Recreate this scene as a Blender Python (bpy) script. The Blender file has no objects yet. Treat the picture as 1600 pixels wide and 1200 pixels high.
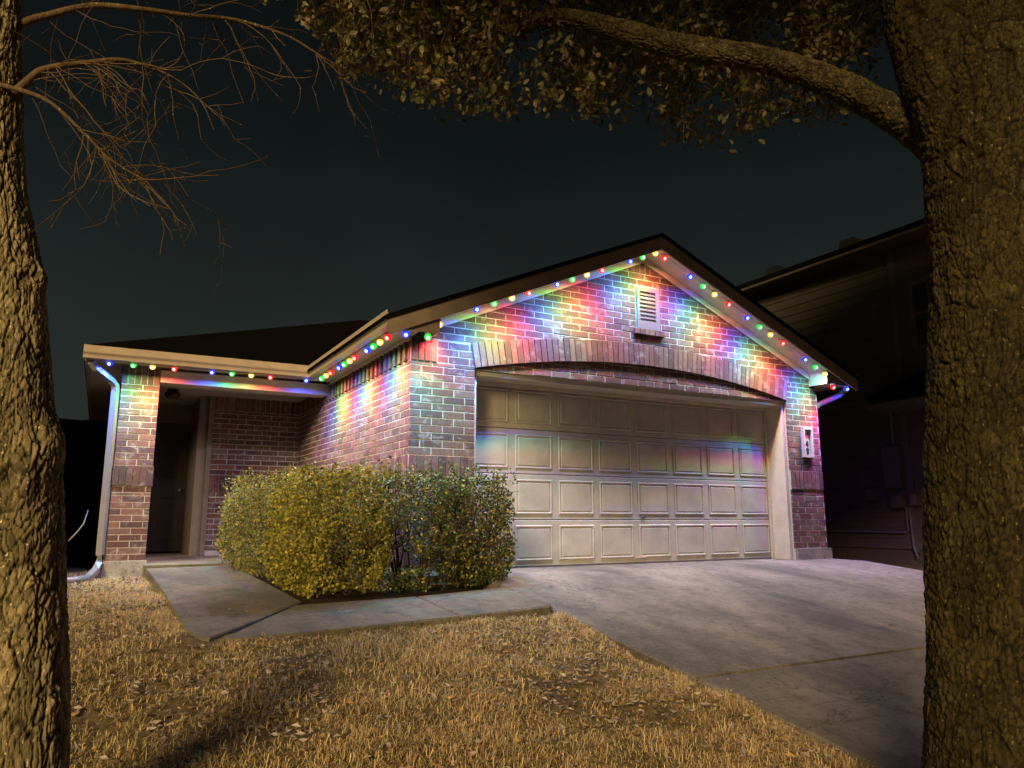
import bpy, math, random
import numpy as np
from mathutils import Vector

random.seed(7)
RNG = np.random.default_rng(7)
S = bpy.context.scene
COL = S.collection

# ------------------------------------------------------------------ camera, world, light, exposure
CAM = np.array([-2.762, -7.27, 0.57]); FPX = 1164.0; DPX = 208.0
PITCH = math.atan(DPX / FPX); YAW = math.radians(28.7)
FW = np.array([math.sin(YAW) * math.cos(PITCH), math.cos(YAW) * math.cos(PITCH), math.sin(PITCH)])
RT = np.array([math.cos(YAW), -math.sin(YAW), 0.0]); UP = np.cross(RT, FW)
HD = np.array([math.sin(YAW), math.cos(YAW), 0.0])
cd = bpy.data.cameras.new('camera'); cam = bpy.data.objects.new('camera', cd); COL.objects.link(cam)
cd.sensor_width = 36; cd.lens = 36 * FPX / 1600; cd.clip_start = 0.05; cd.clip_end = 2000
cam.location = CAM
cam.rotation_euler = Vector(FW).to_track_quat('-Z', 'Y').to_euler()
S.camera = cam

w = bpy.data.worlds.new('World'); S.world = w; w.use_nodes = True
nt = w.node_tree; nt.nodes.clear()
out = nt.nodes.new('ShaderNodeOutputWorld'); bg = nt.nodes.new('ShaderNodeBackground')
tc = nt.nodes.new('ShaderNodeTexCoord'); sx = nt.nodes.new('ShaderNodeSeparateXYZ'); cr = nt.nodes.new('ShaderNodeValToRGB')
nt.links.new(tc.outputs['Generated'], sx.inputs[0]); nt.links.new(sx.outputs['Z'], cr.inputs[0])
cn_ = nt.nodes.new('ShaderNodeTexNoise'); cn_.inputs['Scale'].default_value = 2.6; cn_.inputs['Detail'].default_value = 5; cn_.inputs['Distortion'].default_value = .6
cm = nt.nodes.new('ShaderNodeMapRange'); cm.inputs[1].default_value = .3; cm.inputs[2].default_value = .7; cm.inputs[3].default_value = .84; cm.inputs[4].default_value = 1.14
vm = nt.nodes.new('ShaderNodeVectorMath'); vm.operation = 'SCALE'
nt.links.new(tc.outputs['Generated'], cn_.inputs['Vector']); nt.links.new(cn_.outputs[0], cm.inputs[0]); nt.links.new(cr.outputs[0], vm.inputs[0]); nt.links.new(cm.outputs[0], vm.inputs['Scale'])
nt.links.new(vm.outputs[0], bg.inputs[0]); nt.links.new(bg.outputs[0], out.inputs[0])
stops = [(0.0, (.029, .036, .032)), (.18, (.0235, .0305, .0275)), (.32, (.0145, .0195, .0185)), (.46, (.0070, .0098, .0102)), (.62, (.004, .0055, .006)), (1.0, (.003, .004, .005))]
el = cr.color_ramp.elements
el[0].position = 0; el[0].color = stops[0][1] + (1,); el[1].position = 1; el[1].color = stops[-1][1] + (1,)
for p, c in stops[1:-1]:
    e = el.new(p); e.color = c + (1,)
bg.inputs[1].default_value = .86

SUN_EL = math.radians(21); SUN_AZ = math.radians(44)      # a low warm light from the street behind the photographer
sd = bpy.data.lights.new('sun', 'SUN'); sun = bpy.data.objects.new('sun', sd); COL.objects.link(sun)
sd.energy = 4.9; sd.angle = math.radians(16.0); sd.color = (1.0, .71, .35)
SUN_DIR = Vector((math.sin(SUN_AZ) * math.cos(SUN_EL), math.cos(SUN_AZ) * math.cos(SUN_EL), -math.sin(SUN_EL)))
sun.rotation_euler = SUN_DIR.to_track_quat('-Z', 'Y').to_euler()
sun.location = (-20, -20, 12)
LED_W = 19.5

S.view_settings.view_transform = 'Standard'; S.view_settings.look = 'None'
S.view_settings.exposure = 0; S.view_settings.gamma = 1; S.view_settings.use_curve_mapping = False
S.cycles.use_denoising = True
S.cycles.max_bounces = 5; S.cycles.diffuse_bounces = 3; S.cycles.transparent_max_bounces = 6
S.cycles.sample_clamp_indirect = 4


def at(px, py, h):
    """world point seen at a photo pixel, h metres ahead on the level"""
    r = FW * FPX + RT * (px - 800) + UP * (600 - py)
    return CAM + r * (h / (r @ HD))


def on_y(px, py, Y):
    r = FW * FPX + RT * (px - 800) + UP * (600 - py)
    return CAM + r * ((Y - CAM[1]) / r[1])


def proj(P):
    v = np.asarray(P, float) - CAM
    z = v @ FW
    return np.stack([800 + FPX * (v @ RT) / z, 600 - FPX * (v @ UP) / z], -1)


# ------------------------------------------------------------------ materials
def new_mat(name):
    m = bpy.data.materials.new(name); m.use_nodes = True
    n = m.node_tree.nodes; b = n['Principled BSDF']
    return m, n, m.node_tree.links, b


def noise(n, l, scale, detail=5, rough=.6, vec=None, dist=0.0):
    t = n.new('ShaderNodeTexNoise'); t.inputs['Scale'].default_value = scale
    t.inputs['Detail'].default_value = detail; t.inputs['Roughness'].default_value = rough
    t.inputs['Distortion'].default_value = dist
    if vec is not None: l.new(vec, t.inputs['Vector'])
    return t


def ramp(n, l, fac, stops):
    r = n.new('ShaderNodeValToRGB'); e = r.color_ramp.elements
    e[0].position = stops[0][0]; e[0].color = tuple(stops[0][1]) + (1,)
    e[1].position = stops[-1][0]; e[1].color = tuple(stops[-1][1]) + (1,)
    for p, c in stops[1:-1]:
        x = e.new(p); x.color = tuple(c) + (1,)
    l.new(fac, r.inputs[0]); return r


def mixc(n, l, a, b, fac, mode='MIX'):
    m = n.new('ShaderNodeMix'); m.data_type = 'RGBA'; m.blend_type = mode
    for s, v in ((m.inputs[0], fac), (m.inputs[6], a), (m.inputs[7], b)):
        if hasattr(v, 'is_linked'): l.new(v, s)
        elif isinstance(v, (int, float)): s.default_value = v
        else: s.default_value = tuple(v) + (1,)
    return m.outputs[2]


def bump(n, l, b, h, strength, dist=.01):
    k = n.new('ShaderNodeBump'); k.inputs['Strength'].default_value = strength; k.inputs['Distance'].default_value = dist
    l.new(h, k.inputs['Height']); l.new(k.outputs[0], b.inputs['Normal'])


def geo_pos(n):
    return n.new('ShaderNodeNewGeometry').outputs['Position']


def scaled(n, l, vec, s):
    m = n.new('ShaderNodeMapping'); m.inputs['Scale'].default_value = s
    l.new(vec, m.inputs['Vector']); return m.outputs[0]


M = {}


def paint(name, col, rough=.5, var=.12, scale=6, bmp=.05):
    m, n, l, b = new_mat(name); p = geo_pos(n)
    t = noise(n, l, scale, 6, .65, p); t2 = noise(n, l, scale * 7, 4, .6, p)
    dark = tuple(c * (1 - var * 2) for c in col); lite = tuple(min(1, c * (1 + var)) for c in col)
    r = ramp(n, l, t.outputs[0], [(.3, dark), (.6, col), (.8, lite)])
    l.new(r.outputs[0], b.inputs['Base Color']); b.inputs['Roughness'].default_value = rough
    bump(n, l, b, t2.outputs[0], bmp, .004)
    M[name] = m; return m


paint('cream_paint', (.58, .52, .43), .45, .10)
paint('door_paint', (.46, .42, .365), .42, .13, 3.0)
paint('brown_paint', (.20, .15, .11), .6, .15)
paint('dimmed_entry_paint', (.15, .125, .105), .5)  # door colour darkened to stand in for the dim light at the entry
paint('dark_door', (.03, .022, .018), .4)
paint('gutter_paint', (.42, .35, .265), .4, .08)
paint('spout_paint', (.20, .20, .215), .35, .06)
paint('vent_paint', (.15, .15, .165), .5, .05)
paint('black_metal', (.015, .015, .016), .5)
paint('grey_metal', (.12, .12, .12), .5)
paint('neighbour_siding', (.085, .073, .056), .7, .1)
paint('neighbour_trim', (.10, .088, .07), .6)
paint('plaque_stone', (.34, .34, .34), .6, .05)
paint('digit_black', (.02, .02, .03), .4)
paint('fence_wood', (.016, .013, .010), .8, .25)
paint('lamp_housing', (.55, .52, .46), .5, .05)


def m_brick():
    m, n, l, b = new_mat('brick'); p = geo_pos(n)
    a = n.new('ShaderNodeAttribute'); a.attribute_name = 'tint'
    t = noise(n, l, 34, 6, .7, p); t2 = noise(n, l, 9, 5, .65, p, .8); t3 = noise(n, l, 130, 3, .6, p)
    c = mixc(n, l, a.outputs['Color'], (.045, .03, .032), ramp(n, l, t.outputs[0], [(.48, (0, 0, 0)), (.72, (.75,) * 3)]).outputs[0])
    c = mixc(n, l, c, (.40, .36, .35), ramp(n, l, t2.outputs[0], [(.54, (0, 0, 0)), (.76, (.6,) * 3)]).outputs[0])
    c = mixc(n, l, c, (.35, .28, .26), ramp(n, l, t3.outputs[0], [(.58, (0, 0, 0)), (.75, (.35,) * 3)]).outputs[0])
    l.new(c, b.inputs['Base Color']); b.inputs['Roughness'].default_value = .85
    bump(n, l, b, t.outputs[0], .45, .008)
    M['brick'] = m


def m_mortar():
    m, n, l, b = new_mat('mortar'); p = geo_pos(n)
    t = noise(n, l, 40, 6, .7, p)
    l.new(ramp(n, l, t.outputs[0], [(.3, (.30, .28, .265)), (.7, (.50, .48, .455))]).outputs[0], b.inputs['Base Color'])
    b.inputs['Roughness'].default_value = .95; bump(n, l, b, t.outputs[0], .5, .006)
    M['mortar'] = m


def m_concrete(name, lo, hi, stain):
    m, n, l, b = new_mat(name); p = geo_pos(n)
    t = noise(n, l, 1.1, 8, .68, scaled(n, l, p, (1.0, .45, 1))); t2 = noise(n, l, 26, 6, .7, p); t3 = noise(n, l, 120, 4, .7, p); t6 = noise(n, l, 9, 6, .75, scaled(n, l, p, (.35, 2.2, 1)))
    v = n.new('ShaderNodeTexNoise'); v.inputs['Scale'].default_value = 4.5; v.inputs['Detail'].default_value = 7; v.inputs['Distortion'].default_value = 1.5
    l.new(p, v.inputs['Vector'])
    c = ramp(n, l, t.outputs[0], [(.38, lo), (.50, tuple((a + c2) / 2 for a, c2 in zip(lo, hi))), (.63, hi)]).outputs[0]
    c = mixc(n, l, c, stain, ramp(n, l, v.outputs[0], [(.50, (0, 0, 0)), (.70, (.55,) * 3)]).outputs[0])
    c = mixc(n, l, c, (.03, .028, .025), ramp(n, l, t2.outputs[0], [(.52, (0, 0, 0)), (.70, (.7,) * 3)]).outputs[0])
    c = mixc(n, l, c, (.5, .48, .45), ramp(n, l, t3.outputs[0], [(.57, (0, 0, 0)), (.72, (.6,) * 3)]).outputs[0])
    dsp = n.new('ShaderNodeVectorMath'); dsp.operation = 'MULTIPLY_ADD'; l.new(v.outputs['Color'], dsp.inputs[0]); dsp.inputs[1].default_value = (.5, .5, 0); l.new(p, dsp.inputs[2])
    vo = n.new('ShaderNodeTexVoronoi'); vo.feature = 'DISTANCE_TO_EDGE'; vo.inputs['Scale'].default_value = .42; l.new(dsp.outputs[0], vo.inputs['Vector'])
    c = mixc(n, l, c, (.02, .018, .016), ramp(n, l, vo.outputs['Distance'], [(.0, (.8,) * 3), (.0035, (0, 0, 0))]).outputs[0])
    c = mixc(n, l, c, (.03, .028, .026), ramp(n, l, t6.outputs[0], [(.54, (0, 0, 0)), (.70, (.55,) * 3)]).outputs[0])
    l.new(c, b.inputs['Base Color']); b.inputs['Roughness'].default_value = .82
    h = mixc(n, l, t2.outputs[0], t3.outputs[0], .5); bump(n, l, b, h, .9, .010)
    M[name] = m


def m_bark(name, lo, hi, scale):
    m, n, l, b = new_mat(name); p = geo_pos(n)
    a = n.new('ShaderNodeAttribute'); a.attribute_name = 'tint'
    t = noise(n, l, scale, 7, .7, scaled(n, l, p, (1, 1, .45))); t2 = noise(n, l, 7, 4, .6, p)
    c = ramp(n, l, t.outputs[0], [(.3, lo), (.75, hi)]).outputs[0]
    c = mixc(n, l, c, a.outputs['Color'], 1.0, 'MULTIPLY')
    c = mixc(n, l, c, tuple(x * 1.5 for x in hi), ramp(n, l, t2.outputs[0], [(.55, (0, 0, 0)), (.8, (.5,) * 3)]).outputs[0])
    l.new(c, b.inputs['Base Color']); b.inputs['Roughness'].default_value = .95
    b.inputs['Specular IOR Level'].default_value = .15
    t5 = noise(n, l, scale * 4, 4, .7, scaled(n, l, p, (1, 1, .35)))
    t4 = noise(n, l, 95, 2, .5, scaled(n, l, p, (1, 1, .6)))
    c = mixc(n, l, c, tuple(x * 3.0 for x in hi), ramp(n, l, t4.outputs[0], [(.66, (0, 0, 0)), (.74, (.8,) * 3)]).outputs[0])
    l.new(c, b.inputs['Base Color'])
    bump(n, l, b, mixc(n, l, t.outputs[0], t5.outputs[0], .5), 1.0, .014)
    M[name] = m


def m_leaf(name, trans=.25, rough=.5):
    m = bpy.data.materials.new(name); m.use_nodes = True; n = m.node_tree.nodes; l = m.node_tree.links
    b = n['Principled BSDF']; a = n.new('ShaderNodeAttribute'); a.attribute_name = 'tint'
    l.new(a.outputs['Color'], b.inputs['Base Color']); b.inputs['Roughness'].default_value = rough
    b.inputs['Specular IOR Level'].default_value = .3
    tr = n.new('ShaderNodeBsdfTranslucent'); l.new(a.outputs['Color'], tr.inputs[0])
    mx = n.new('ShaderNodeMixShader'); mx.inputs[0].default_value = trans
    l.new(b.outputs[0], mx.inputs[1]); l.new(tr.outputs[0], mx.inputs[2]); l.new(mx.outputs[0], n['Material Output'].inputs[0])
    M[name] = m


def m_roof():
    m, n, l, b = new_mat('shingle'); p = geo_pos(n)
    br = n.new('ShaderNodeTexBrick'); br.inputs['Scale'].default_value = 3.2; l.new(p, br.inputs['Vector'])
    br.inputs['Color1'].default_value = (.004, .0036, .0033, 1); br.inputs['Color2'].default_value = (.006, .0055, .005, 1); br.inputs['Mortar'].default_value = (.006, .006, .006, 1)
    t = noise(n, l, 60, 4, .7, p)
    l.new(mixc(n, l, br.outputs[0], (.006, .0055, .005), t.outputs[0]), b.inputs['Base Color'])
    b.inputs['Roughness'].default_value = .95; b.inputs['Specular IOR Level'].default_value = 0; bump(n, l, b, t.outputs[0], .6, .01)
    M['shingle'] = m


def m_soil(name, stops, sc):
    m, n, l, b = new_mat(name); p = geo_pos(n)
    t = noise(n, l, sc, 8, .75, p); t2 = noise(n, l, 2.0, 5, .6, p); t3 = noise(n, l, sc * 9, 4, .7, p)
    c = ramp(n, l, t.outputs[0], stops).outputs[0]
    c = mixc(n, l, c, stops[0][1], ramp(n, l, t2.outputs[0], [(.45, (0, 0, 0)), (.7, (.6,) * 3)]).outputs[0])
    l.new(c, b.inputs['Base Color']); b.inputs['Roughness'].default_value = 1.0; b.inputs['Specular IOR Level'].default_value = .05
    bump(n, l, b, t3.outputs[0], .9, .03)
    M[name] = m


def m_emit(name, col, st):
    m = bpy.data.materials.new(name); m.use_nodes = True; n = m.node_tree.nodes; l = m.node_tree.links
    n.remove(n['Principled BSDF']); e = n.new('ShaderNodeEmission'); e.inputs[0].default_value = tuple(col) + (1,); e.inputs[1].default_value = st
    l.new(e.outputs[0], n['Material Output'].inputs[0]); m.cycles.emission_sampling = 'NONE'
    M[name] = m


def m_glass():
    m, n, l, b = new_mat('dark_glass'); b.inputs['Base Color'].default_value = (.01, .011, .012, 1); b.inputs['Roughness'].default_value = .08
    M['dark_glass'] = m


m_brick(); m_mortar(); m_roof(); m_glass()
m_concrete('driveway_concrete', (.062, .053, .041), (.215, .187, .148), (.048, .042, .033))
m_concrete('walk_concrete', (.060, .053, .032), (.175, .155, .100), (.04, .035, .022))
m_concrete('footing_concrete', (.18, .165, .15), (.33, .31, .29), (.12, .11, .10))
m_bark('oak_bark', (.020, .016, .006), (.072, .059, .022), 70)
m_bark('pale_bark', (.13, .105, .055), (.34, .28, .155), 45)
m_bark('twig_bark', (.085, .062, .034), (.18, .135, .075), 30)
m_bark('limb_bark', (.036, .030, .014), (.115, .095, .043), 60)
m_leaf('leaf', .25); m_leaf('blade', .3, .7)
m_soil('lawn_soil', [(.3, (.06, .045, .026)), (.5, (.19, .14, .075)), (.75, (.34, .26, .14))], 14)
m_soil('bed_soil', [(.3, (.015, .011, .007)), (.5, (.045, .032, .018)), (.75, (.09, .065, .035))], 18)
LEDC = {'blue': (.035, .07, 1.0), 'green': (.06, 1.0, .16), 'yellow': (1.0, .80, .30), 'red': (1.0, .045, .05)}
m_emit('led_blue', (.012, .03, 1), 2.6); m_emit('led_green', (.012, .8, .06), 1.5); m_emit('led_yellow', (1, .62, .08), 1.5); m_emit('led_red', (1, .012, .012), 1.9)
m_emit('core_blue', (.45, .6, 1), 3.0); m_emit('core_green', (.55, 1, .6), 2.4); m_emit('core_yellow', (1, .95, .6), 2.4); m_emit('core_red', (1, .55, .5), 2.2)


# ------------------------------------------------------------------ mesh helpers
class MB:
    def __init__(self): self.v = []; self.f = []; self.t = []

    def add(self, vs, fs, tint=None):
        o = len(self.v); self.v += [tuple(map(float, p)) for p in vs]; self.f += [tuple(i + o for i in f) for f in fs]
        self.t += [tint] * len(vs); return self

    def box(self, x0, x1, y0, y1, z0, z1, tint=None):
        v = [(x, y, z) for z in (z0, z1) for y in (y0, y1) for x in (x0, x1)]
        return self.add(v, [(0, 2, 3, 1), (4, 5, 7, 6), (0, 1, 5, 4), (2, 6, 7, 3), (0, 4, 6, 2), (1, 3, 7, 5)], tint)

    def cbox(self, x0, x1, y0, y1, z0, z1, c=.006):
        """box with chamfered edges, from three overlapping rings"""
        v = []
        for z, k in ((z0, c), (z0 + c, 0), (z1 - c, 0), (z1, c)):
            x0k, x1k, y0k, y1k = x0 + k, x1 - k, y0 + k, y1 - k
            if k: v += [(x0k, y0k, z), (x1k, y0k, z), (x1k, y1k, z), (x0k, y1k, z)] * 1
            else: v += [(x0, y0, z), (x1, y0, z), (x1, y1, z), (x0, y1, z)]
        f = [(3, 2, 1, 0), (12, 13, 14, 15)]
        for r in range(3):
            for i in range(4):
                j = (i + 1) % 4; f.append((r * 4 + i, r * 4 + j, r * 4 + 4 + j, r * 4 + 4 + i))
        return self.add(v, f)

    def prism(self, poly, a, b, axis='y'):
        """extrude a polygon: axis y -> poly in (x,z); axis x -> poly in (y,z); axis z -> poly in (x,y)"""
        def P(p, d): return {'y': (p[0], d, p[1]), 'x': (d, p[0], p[1]), 'z': (p[0], p[1], d)}[axis]
        n = len(poly); v = [P(p, a) for p in poly] + [P(p, b) for p in poly]
        f = [tuple(range(n)), tuple(range(2 * n - 1, n - 1, -1))] + [(i, i + n, (i + 1) % n + n, (i + 1) % n) for i in range(n)]
        return self.add(v, f)

    def hexa(self, bot, top):
        n = len(bot); v = list(bot) + list(top)
        f = [tuple(range(n - 1, -1, -1)), tuple(range(n, 2 * n))] + [(i, (i + 1) % n, (i + 1) % n + n, i + n) for i in range(n)]
        return self.add(v, f)

    def tube(self, pts, rad, sides=8, cap=True, tint=None, squash=1.0):
        pts = [np.array(p, float) for p in pts]; n = len(pts)
        if np.isscalar(rad): rad = [rad] * n
        vs = []; up = np.array([.13, .21, .97])
        for i, p in enumerate(pts):
            t = pts[min(i + 1, n - 1)] - pts[max(i - 1, 0)]; t /= np.linalg.norm(t) + 1e-9
            s = np.cross(t, up); ns = np.linalg.norm(s)
            s = np.array([1., 0, 0]) if ns < 1e-4 else s / ns
            b = np.cross(s, t)
            for k in range(sides):
                a = 2 * math.pi * (k + .5) / sides
                vs.append(p + rad[i] * (s * math.cos(a) + b * math.sin(a) * squash))
        fs = [(i * sides + k, i * sides + (k + 1) % sides, (i + 1) * sides + (k + 1) % sides, (i + 1) * sides + k) for i in range(n - 1) for k in range(sides)]
        if cap: fs += [tuple(range(sides - 1, -1, -1)), tuple(range((n - 1) * sides, n * sides))]
        return self.add(vs, fs, tint)

    def lathe(self, c, prof, sides=16):
        """prof: (radius, z) from first to last, about a vertical axis"""
        vs = [(c[0] + r * math.cos(2 * math.pi * k / sides), c[1] + r * math.sin(2 * math.pi * k / sides), c[2] + z) for r, z in prof for k in range(sides)]
        n = len(prof)
        fs = [(i * sides + k, i * sides + (k + 1) % sides, (i + 1) * sides + (k + 1) % sides, (i + 1) * sides + k) for i in range(n - 1) for k in range(sides)]
        fs += [tuple(range(sides)), tuple(range((n - 1) * sides, n * sides))]
        return self.add(vs, fs)

    def mesh(self, name, mat, smooth=False):
        me = bpy.data.meshes.new(name); me.from_pydata(self.v, [], self.f)
        if any(t is not None for t in self.t):
            a = me.attributes.new('tint', 'FLOAT_COLOR', 'POINT')
            a.data.foreach_set('color', np.array([(tuple(t) if t is not None else (1, 1, 1)) + (1,) for t in self.t], np.float32).ravel())
        if mat: me.materials.append(M[mat])
        if smooth: me.polygons.foreach_set('use_smooth', [True] * len(me.polygons))
        me.update(); return me

    def build(self, name, mat, parent=None, smooth=False, recalc=True):
        me = self.mesh(name, mat, smooth)
        if recalc and len(self.f) < 40000:
            import bmesh
            bm = bmesh.new(); bm.from_mesh(me); bmesh.ops.recalc_face_normals(bm, faces=bm.faces); bm.to_mesh(me); bm.free()
        return link(name, me, parent)


def link(name, me, parent=None):
    o = bpy.data.objects.new(name, me); COL.objects.link(o)
    if parent is not None:
        o.parent = parent; o.matrix_parent_inverse.translation = -parent_loc(parent)
    return o


def parent_loc(p):
    v = Vector(p.location)
    while p.parent is not None:
        p = p.parent
        v = v + Vector(p.location) if False else v
    return v


def empty(name, loc=(0, 0, 0)):
    o = bpy.data.objects.new(name, None); COL.objects.link(o); o.location = loc; o.empty_display_size = .1
    return o


def tag(o, label=None, cat=None, group=None, kind=None):
    for k, v in (('label', label), ('category', cat), ('group', group), ('kind', kind)):
        if v: o[k] = v
    return o


def np_mesh(name, V, F, mat, tint=None, smooth=False):
    """fast mesh from numpy arrays, F is (n, k)"""
    me = bpy.data.meshes.new(name); V = np.ascontiguousarray(V, np.float32); F = np.ascontiguousarray(F, np.int32)
    me.vertices.add(len(V)); me.vertices.foreach_set('co', V.ravel())
    k = F.shape[1]; me.loops.add(F.size); me.loops.foreach_set('vertex_index', F.ravel())
    me.polygons.add(len(F)); me.polygons.foreach_set('loop_start', np.arange(0, F.size, k, dtype=np.int32))
    me.polygons.foreach_set('use_smooth', np.full(len(F), smooth))
    me.update(calc_edges=True)
    if tint is not None:
        a = me.attributes.new('tint', 'FLOAT_COLOR', 'POINT')
        a.data.foreach_set('color', np.c_[tint, np.ones(len(V))].astype(np.float32).ravel())
    me.materials.append(M[mat]); return me


# ------------------------------------------------------------------ ground, driveway, walk
def gz(y):
    y = np.asarray(y, float)
    return np.interp(y, [-60, -13, -1.9, 0, 3, 80], [-1.9, -1.80, -.222, -.20, -.18, -.18])


def dz(y):
    return np.interp(y, [-14, -1.3, -.55, .4], [-1.905, -.085, -.008, 0.0])


xs = np.concatenate([np.linspace(-80, -8, 12), np.linspace(-7, 8, 100), np.linspace(9, 90, 14)])
ys = np.concatenate([np.linspace(-60, -10, 14), np.linspace(-9.5, 6, 110), np.linspace(7, 120, 16)])
X, Y = np.meshgrid(xs, ys)


def lump(x, y):
    return .030 * np.exp(-((x - .05) / .6) ** 2 - ((y + 2.2) / .45) ** 2) + .022 * (np.sin(x * 2.3 + 1.3 * np.sin(y * 1.7)) * np.sin(y * 2.9 + .8 * np.sin(x * 2.1))) + .012 * np.sin(x * 6.1 + y * 3.7) * np.sin(y * 7.3 - x * 2.2)


Z = gz(Y) + lump(X, Y) * ((X < 8) & (X > -7))
n1, n2 = len(xs), len(ys)
idx = np.arange(n1 * n2).reshape(n2, n1)
F = np.stack([idx[:-1, :-1], idx[:-1, 1:], idx[1:, 1:], idx[1:, :-1]], -1).reshape(-1, 4)
lawn = link('ground', np_mesh('ground', np.stack([X, Y, Z], -1).reshape(-1, 3), F, 'lawn_soil', smooth=True))
tag(lawn, 'bare brown soil of the front lawn under dry grass', kind='structure')

DX0, DX1 = .57, 6.35
drive = empty('driveway'); tag(drive, 'stained grey concrete driveway sloping down from the garage door', kind='structure')
drive.location = (3.4, 0, 0)


def drive_slab(x0, x1, y0, y1):
    yy = [y0] + [v for v in (-1.3, -.9, -.55) if y0 < v < y1] + [y1]
    m = MB(); n = len(yy); c = .012
    V = []
    for y in yy:
        z = float(dz(y)); V += [(x0, y, z - .16), (x0, y, z - c), (x0 + c, y, z), (x1 - c, y, z), (x1, y, z - c), (x1, y, z - .16)]
    Fs = [(i * 6 + k, i * 6 + k + 1, i * 6 + 7 + k, i * 6 + 6 + k) for i in range(n - 1) for k in range(5)]
    Fs += [tuple(range(6)), tuple(range(n * 6 - 1, n * 6 - 7, -1))]
    m.add(V, Fs); return m.build('concrete_slab', 'driveway_concrete', drive)


for y0, y1 in ((-12.9, -8.2), (-8.188, -3.58), (-3.54, .34)):
    drive_slab(DX0, 3.155, y0, y1); drive_slab(3.163, DX1, y0, y1)
jf = MB(); jf.hexa([(DX0 + .01, -3.59, float(dz(-3.59)) - .1), (DX1 - .01, -3.59, float(dz(-3.59)) - .1), (DX1 - .01, -3.53, float(dz(-3.53)) - .1), (DX0 + .01, -3.53, float(dz(-3.53)) - .1)], [(DX0 + .01, -3.59, float(dz(-3.59)) - .022), (DX1 - .01, -3.59, float(dz(-3.59)) - .022), (DX1 - .01, -3.53, float(dz(-3.53)) - .022), (DX0 + .01, -3.53, float(dz(-3.53)) - .022)])
jf.build('joint_filler', 'black_metal', drive)
road = MB(); road.add([(-80, -30, -1.9), (90, -30, -1.9), (90, -13.2, -1.86), (-80, -13.2, -1.86)], [(0, 1, 2, 3)])
paint('asphalt', (.05, .05, .05), .9, .2, 20, .3)
for p in (0,):
    ro = road.build('road', 'asphalt'); ro.location.z = .06; tag(ro, 'dark asphalt street behind the photographer', kind='structure')

walk = empty('front_walk', (-1.6, 0, 0)); tag(walk, 'pale concrete front walk bending from porch to driveway', kind='structure')


def slab(name, top, mat, parent, th=.12, c=.012):
    top = [np.array(p, float) for p in top]; cen = sum(top) / len(top); n = len(top)
    inn = []
    for p in top:
        d = cen - p; d /= np.linalg.norm(d); inn.append(p + d * c * 1.4)
    low = [p - np.array([0, 0, c]) for p in top]; bot = [p - np.array([0, 0, th]) for p in top]
    V = inn + low + bot
    Fs = [tuple(range(n))] + [(i, (i + 1) % n, (i + 1) % n + n, i + n) for i in range(n)] + [(i + n, (i + 1) % n + n, (i + 1) % n + 2 * n, i + 2 * n) for i in range(n)]
    return MB().add(V, Fs).build(name, mat, parent)


slab('concrete_slab', [(-2.19, 3.02, -.045), (-2.17, .9, -.10), (-1.22, .9, -.075), (-1.22, 3.02, -.03)], 'walk_concrete', walk)
slab('concrete_slab', [(-2.17, .888, -.10), (-2.17, -1.72, -.185), (-2.135, -1.90, -.188), (-2.07, -1.98, -.188), (-1.335, -1.03, -.115), (-1.22, -.85, -.112), (-1.22, .888, -.075)], 'walk_concrete', walk)
slab('concrete_slab', [(-1.33, -1.06, -.116), (-2.02, -2.03, -.196), (-1.75, -2.06, -.19), (-.75, -2.05, -.165), (-.33, -2.03, -.155), (-.30, -1.06, -.10)], 'walk_concrete', walk)
slab('concrete_slab', [(-.288, -1.06, -.10), (-.318, -2.03, -.155), (.20, -2.00, -.140), (.50, -1.95, -.132), (.555, -1.88, -.130), (.555, -1.04, -.06), (.3, -1.03, -.075)], 'walk_concrete', walk)

bed = MB()
bed.hexa([(-1.22, -1.05, -.3), (.565, -1.05, -.3), (.565, .02, -.3), (.01, .02, -.3), (.01, 3.2, -.3), (-1.22, 3.2, -.3)],
         [(-1.22, -1.05, -.135), (.565, -1.05, -.12), (.565, .02, -.10), (.01, .02, -.10), (.01, 3.2, -.08), (-1.22, 3.2, -.09)])
tag(bed.build('planting_bed', 'bed_soil'), 'dark soil bed between the walk and the garage corner', kind='structure')

# ------------------------------------------------------------------ the house
house = empty('brick_house', (3.14, 0, 0))
tag(house, 'single-storey brick house with gabled two-car garage hung with coloured lights', 'house')
W = 6.28; RX = 3.14; PIT = .4275
OPX0, OPX1 = .75, 5.63; HEAD = 2.18


def rake(x, top): return top - PIT * abs(x - RX)


def arch_i(u): return 2.19 + .26 * (1 - ((u - 3.19) / 2.44) ** 2)
def arch_e(u): return arch_i(u) + .27
def arch_d(u): return -.52 * (u - 3.19) / 2.44 ** 2


MORT = .0022                                                # joints lie this far behind the brick faces
WT = 3.885                                                 # underside of the rake at the gable wall, at the ridge
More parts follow.
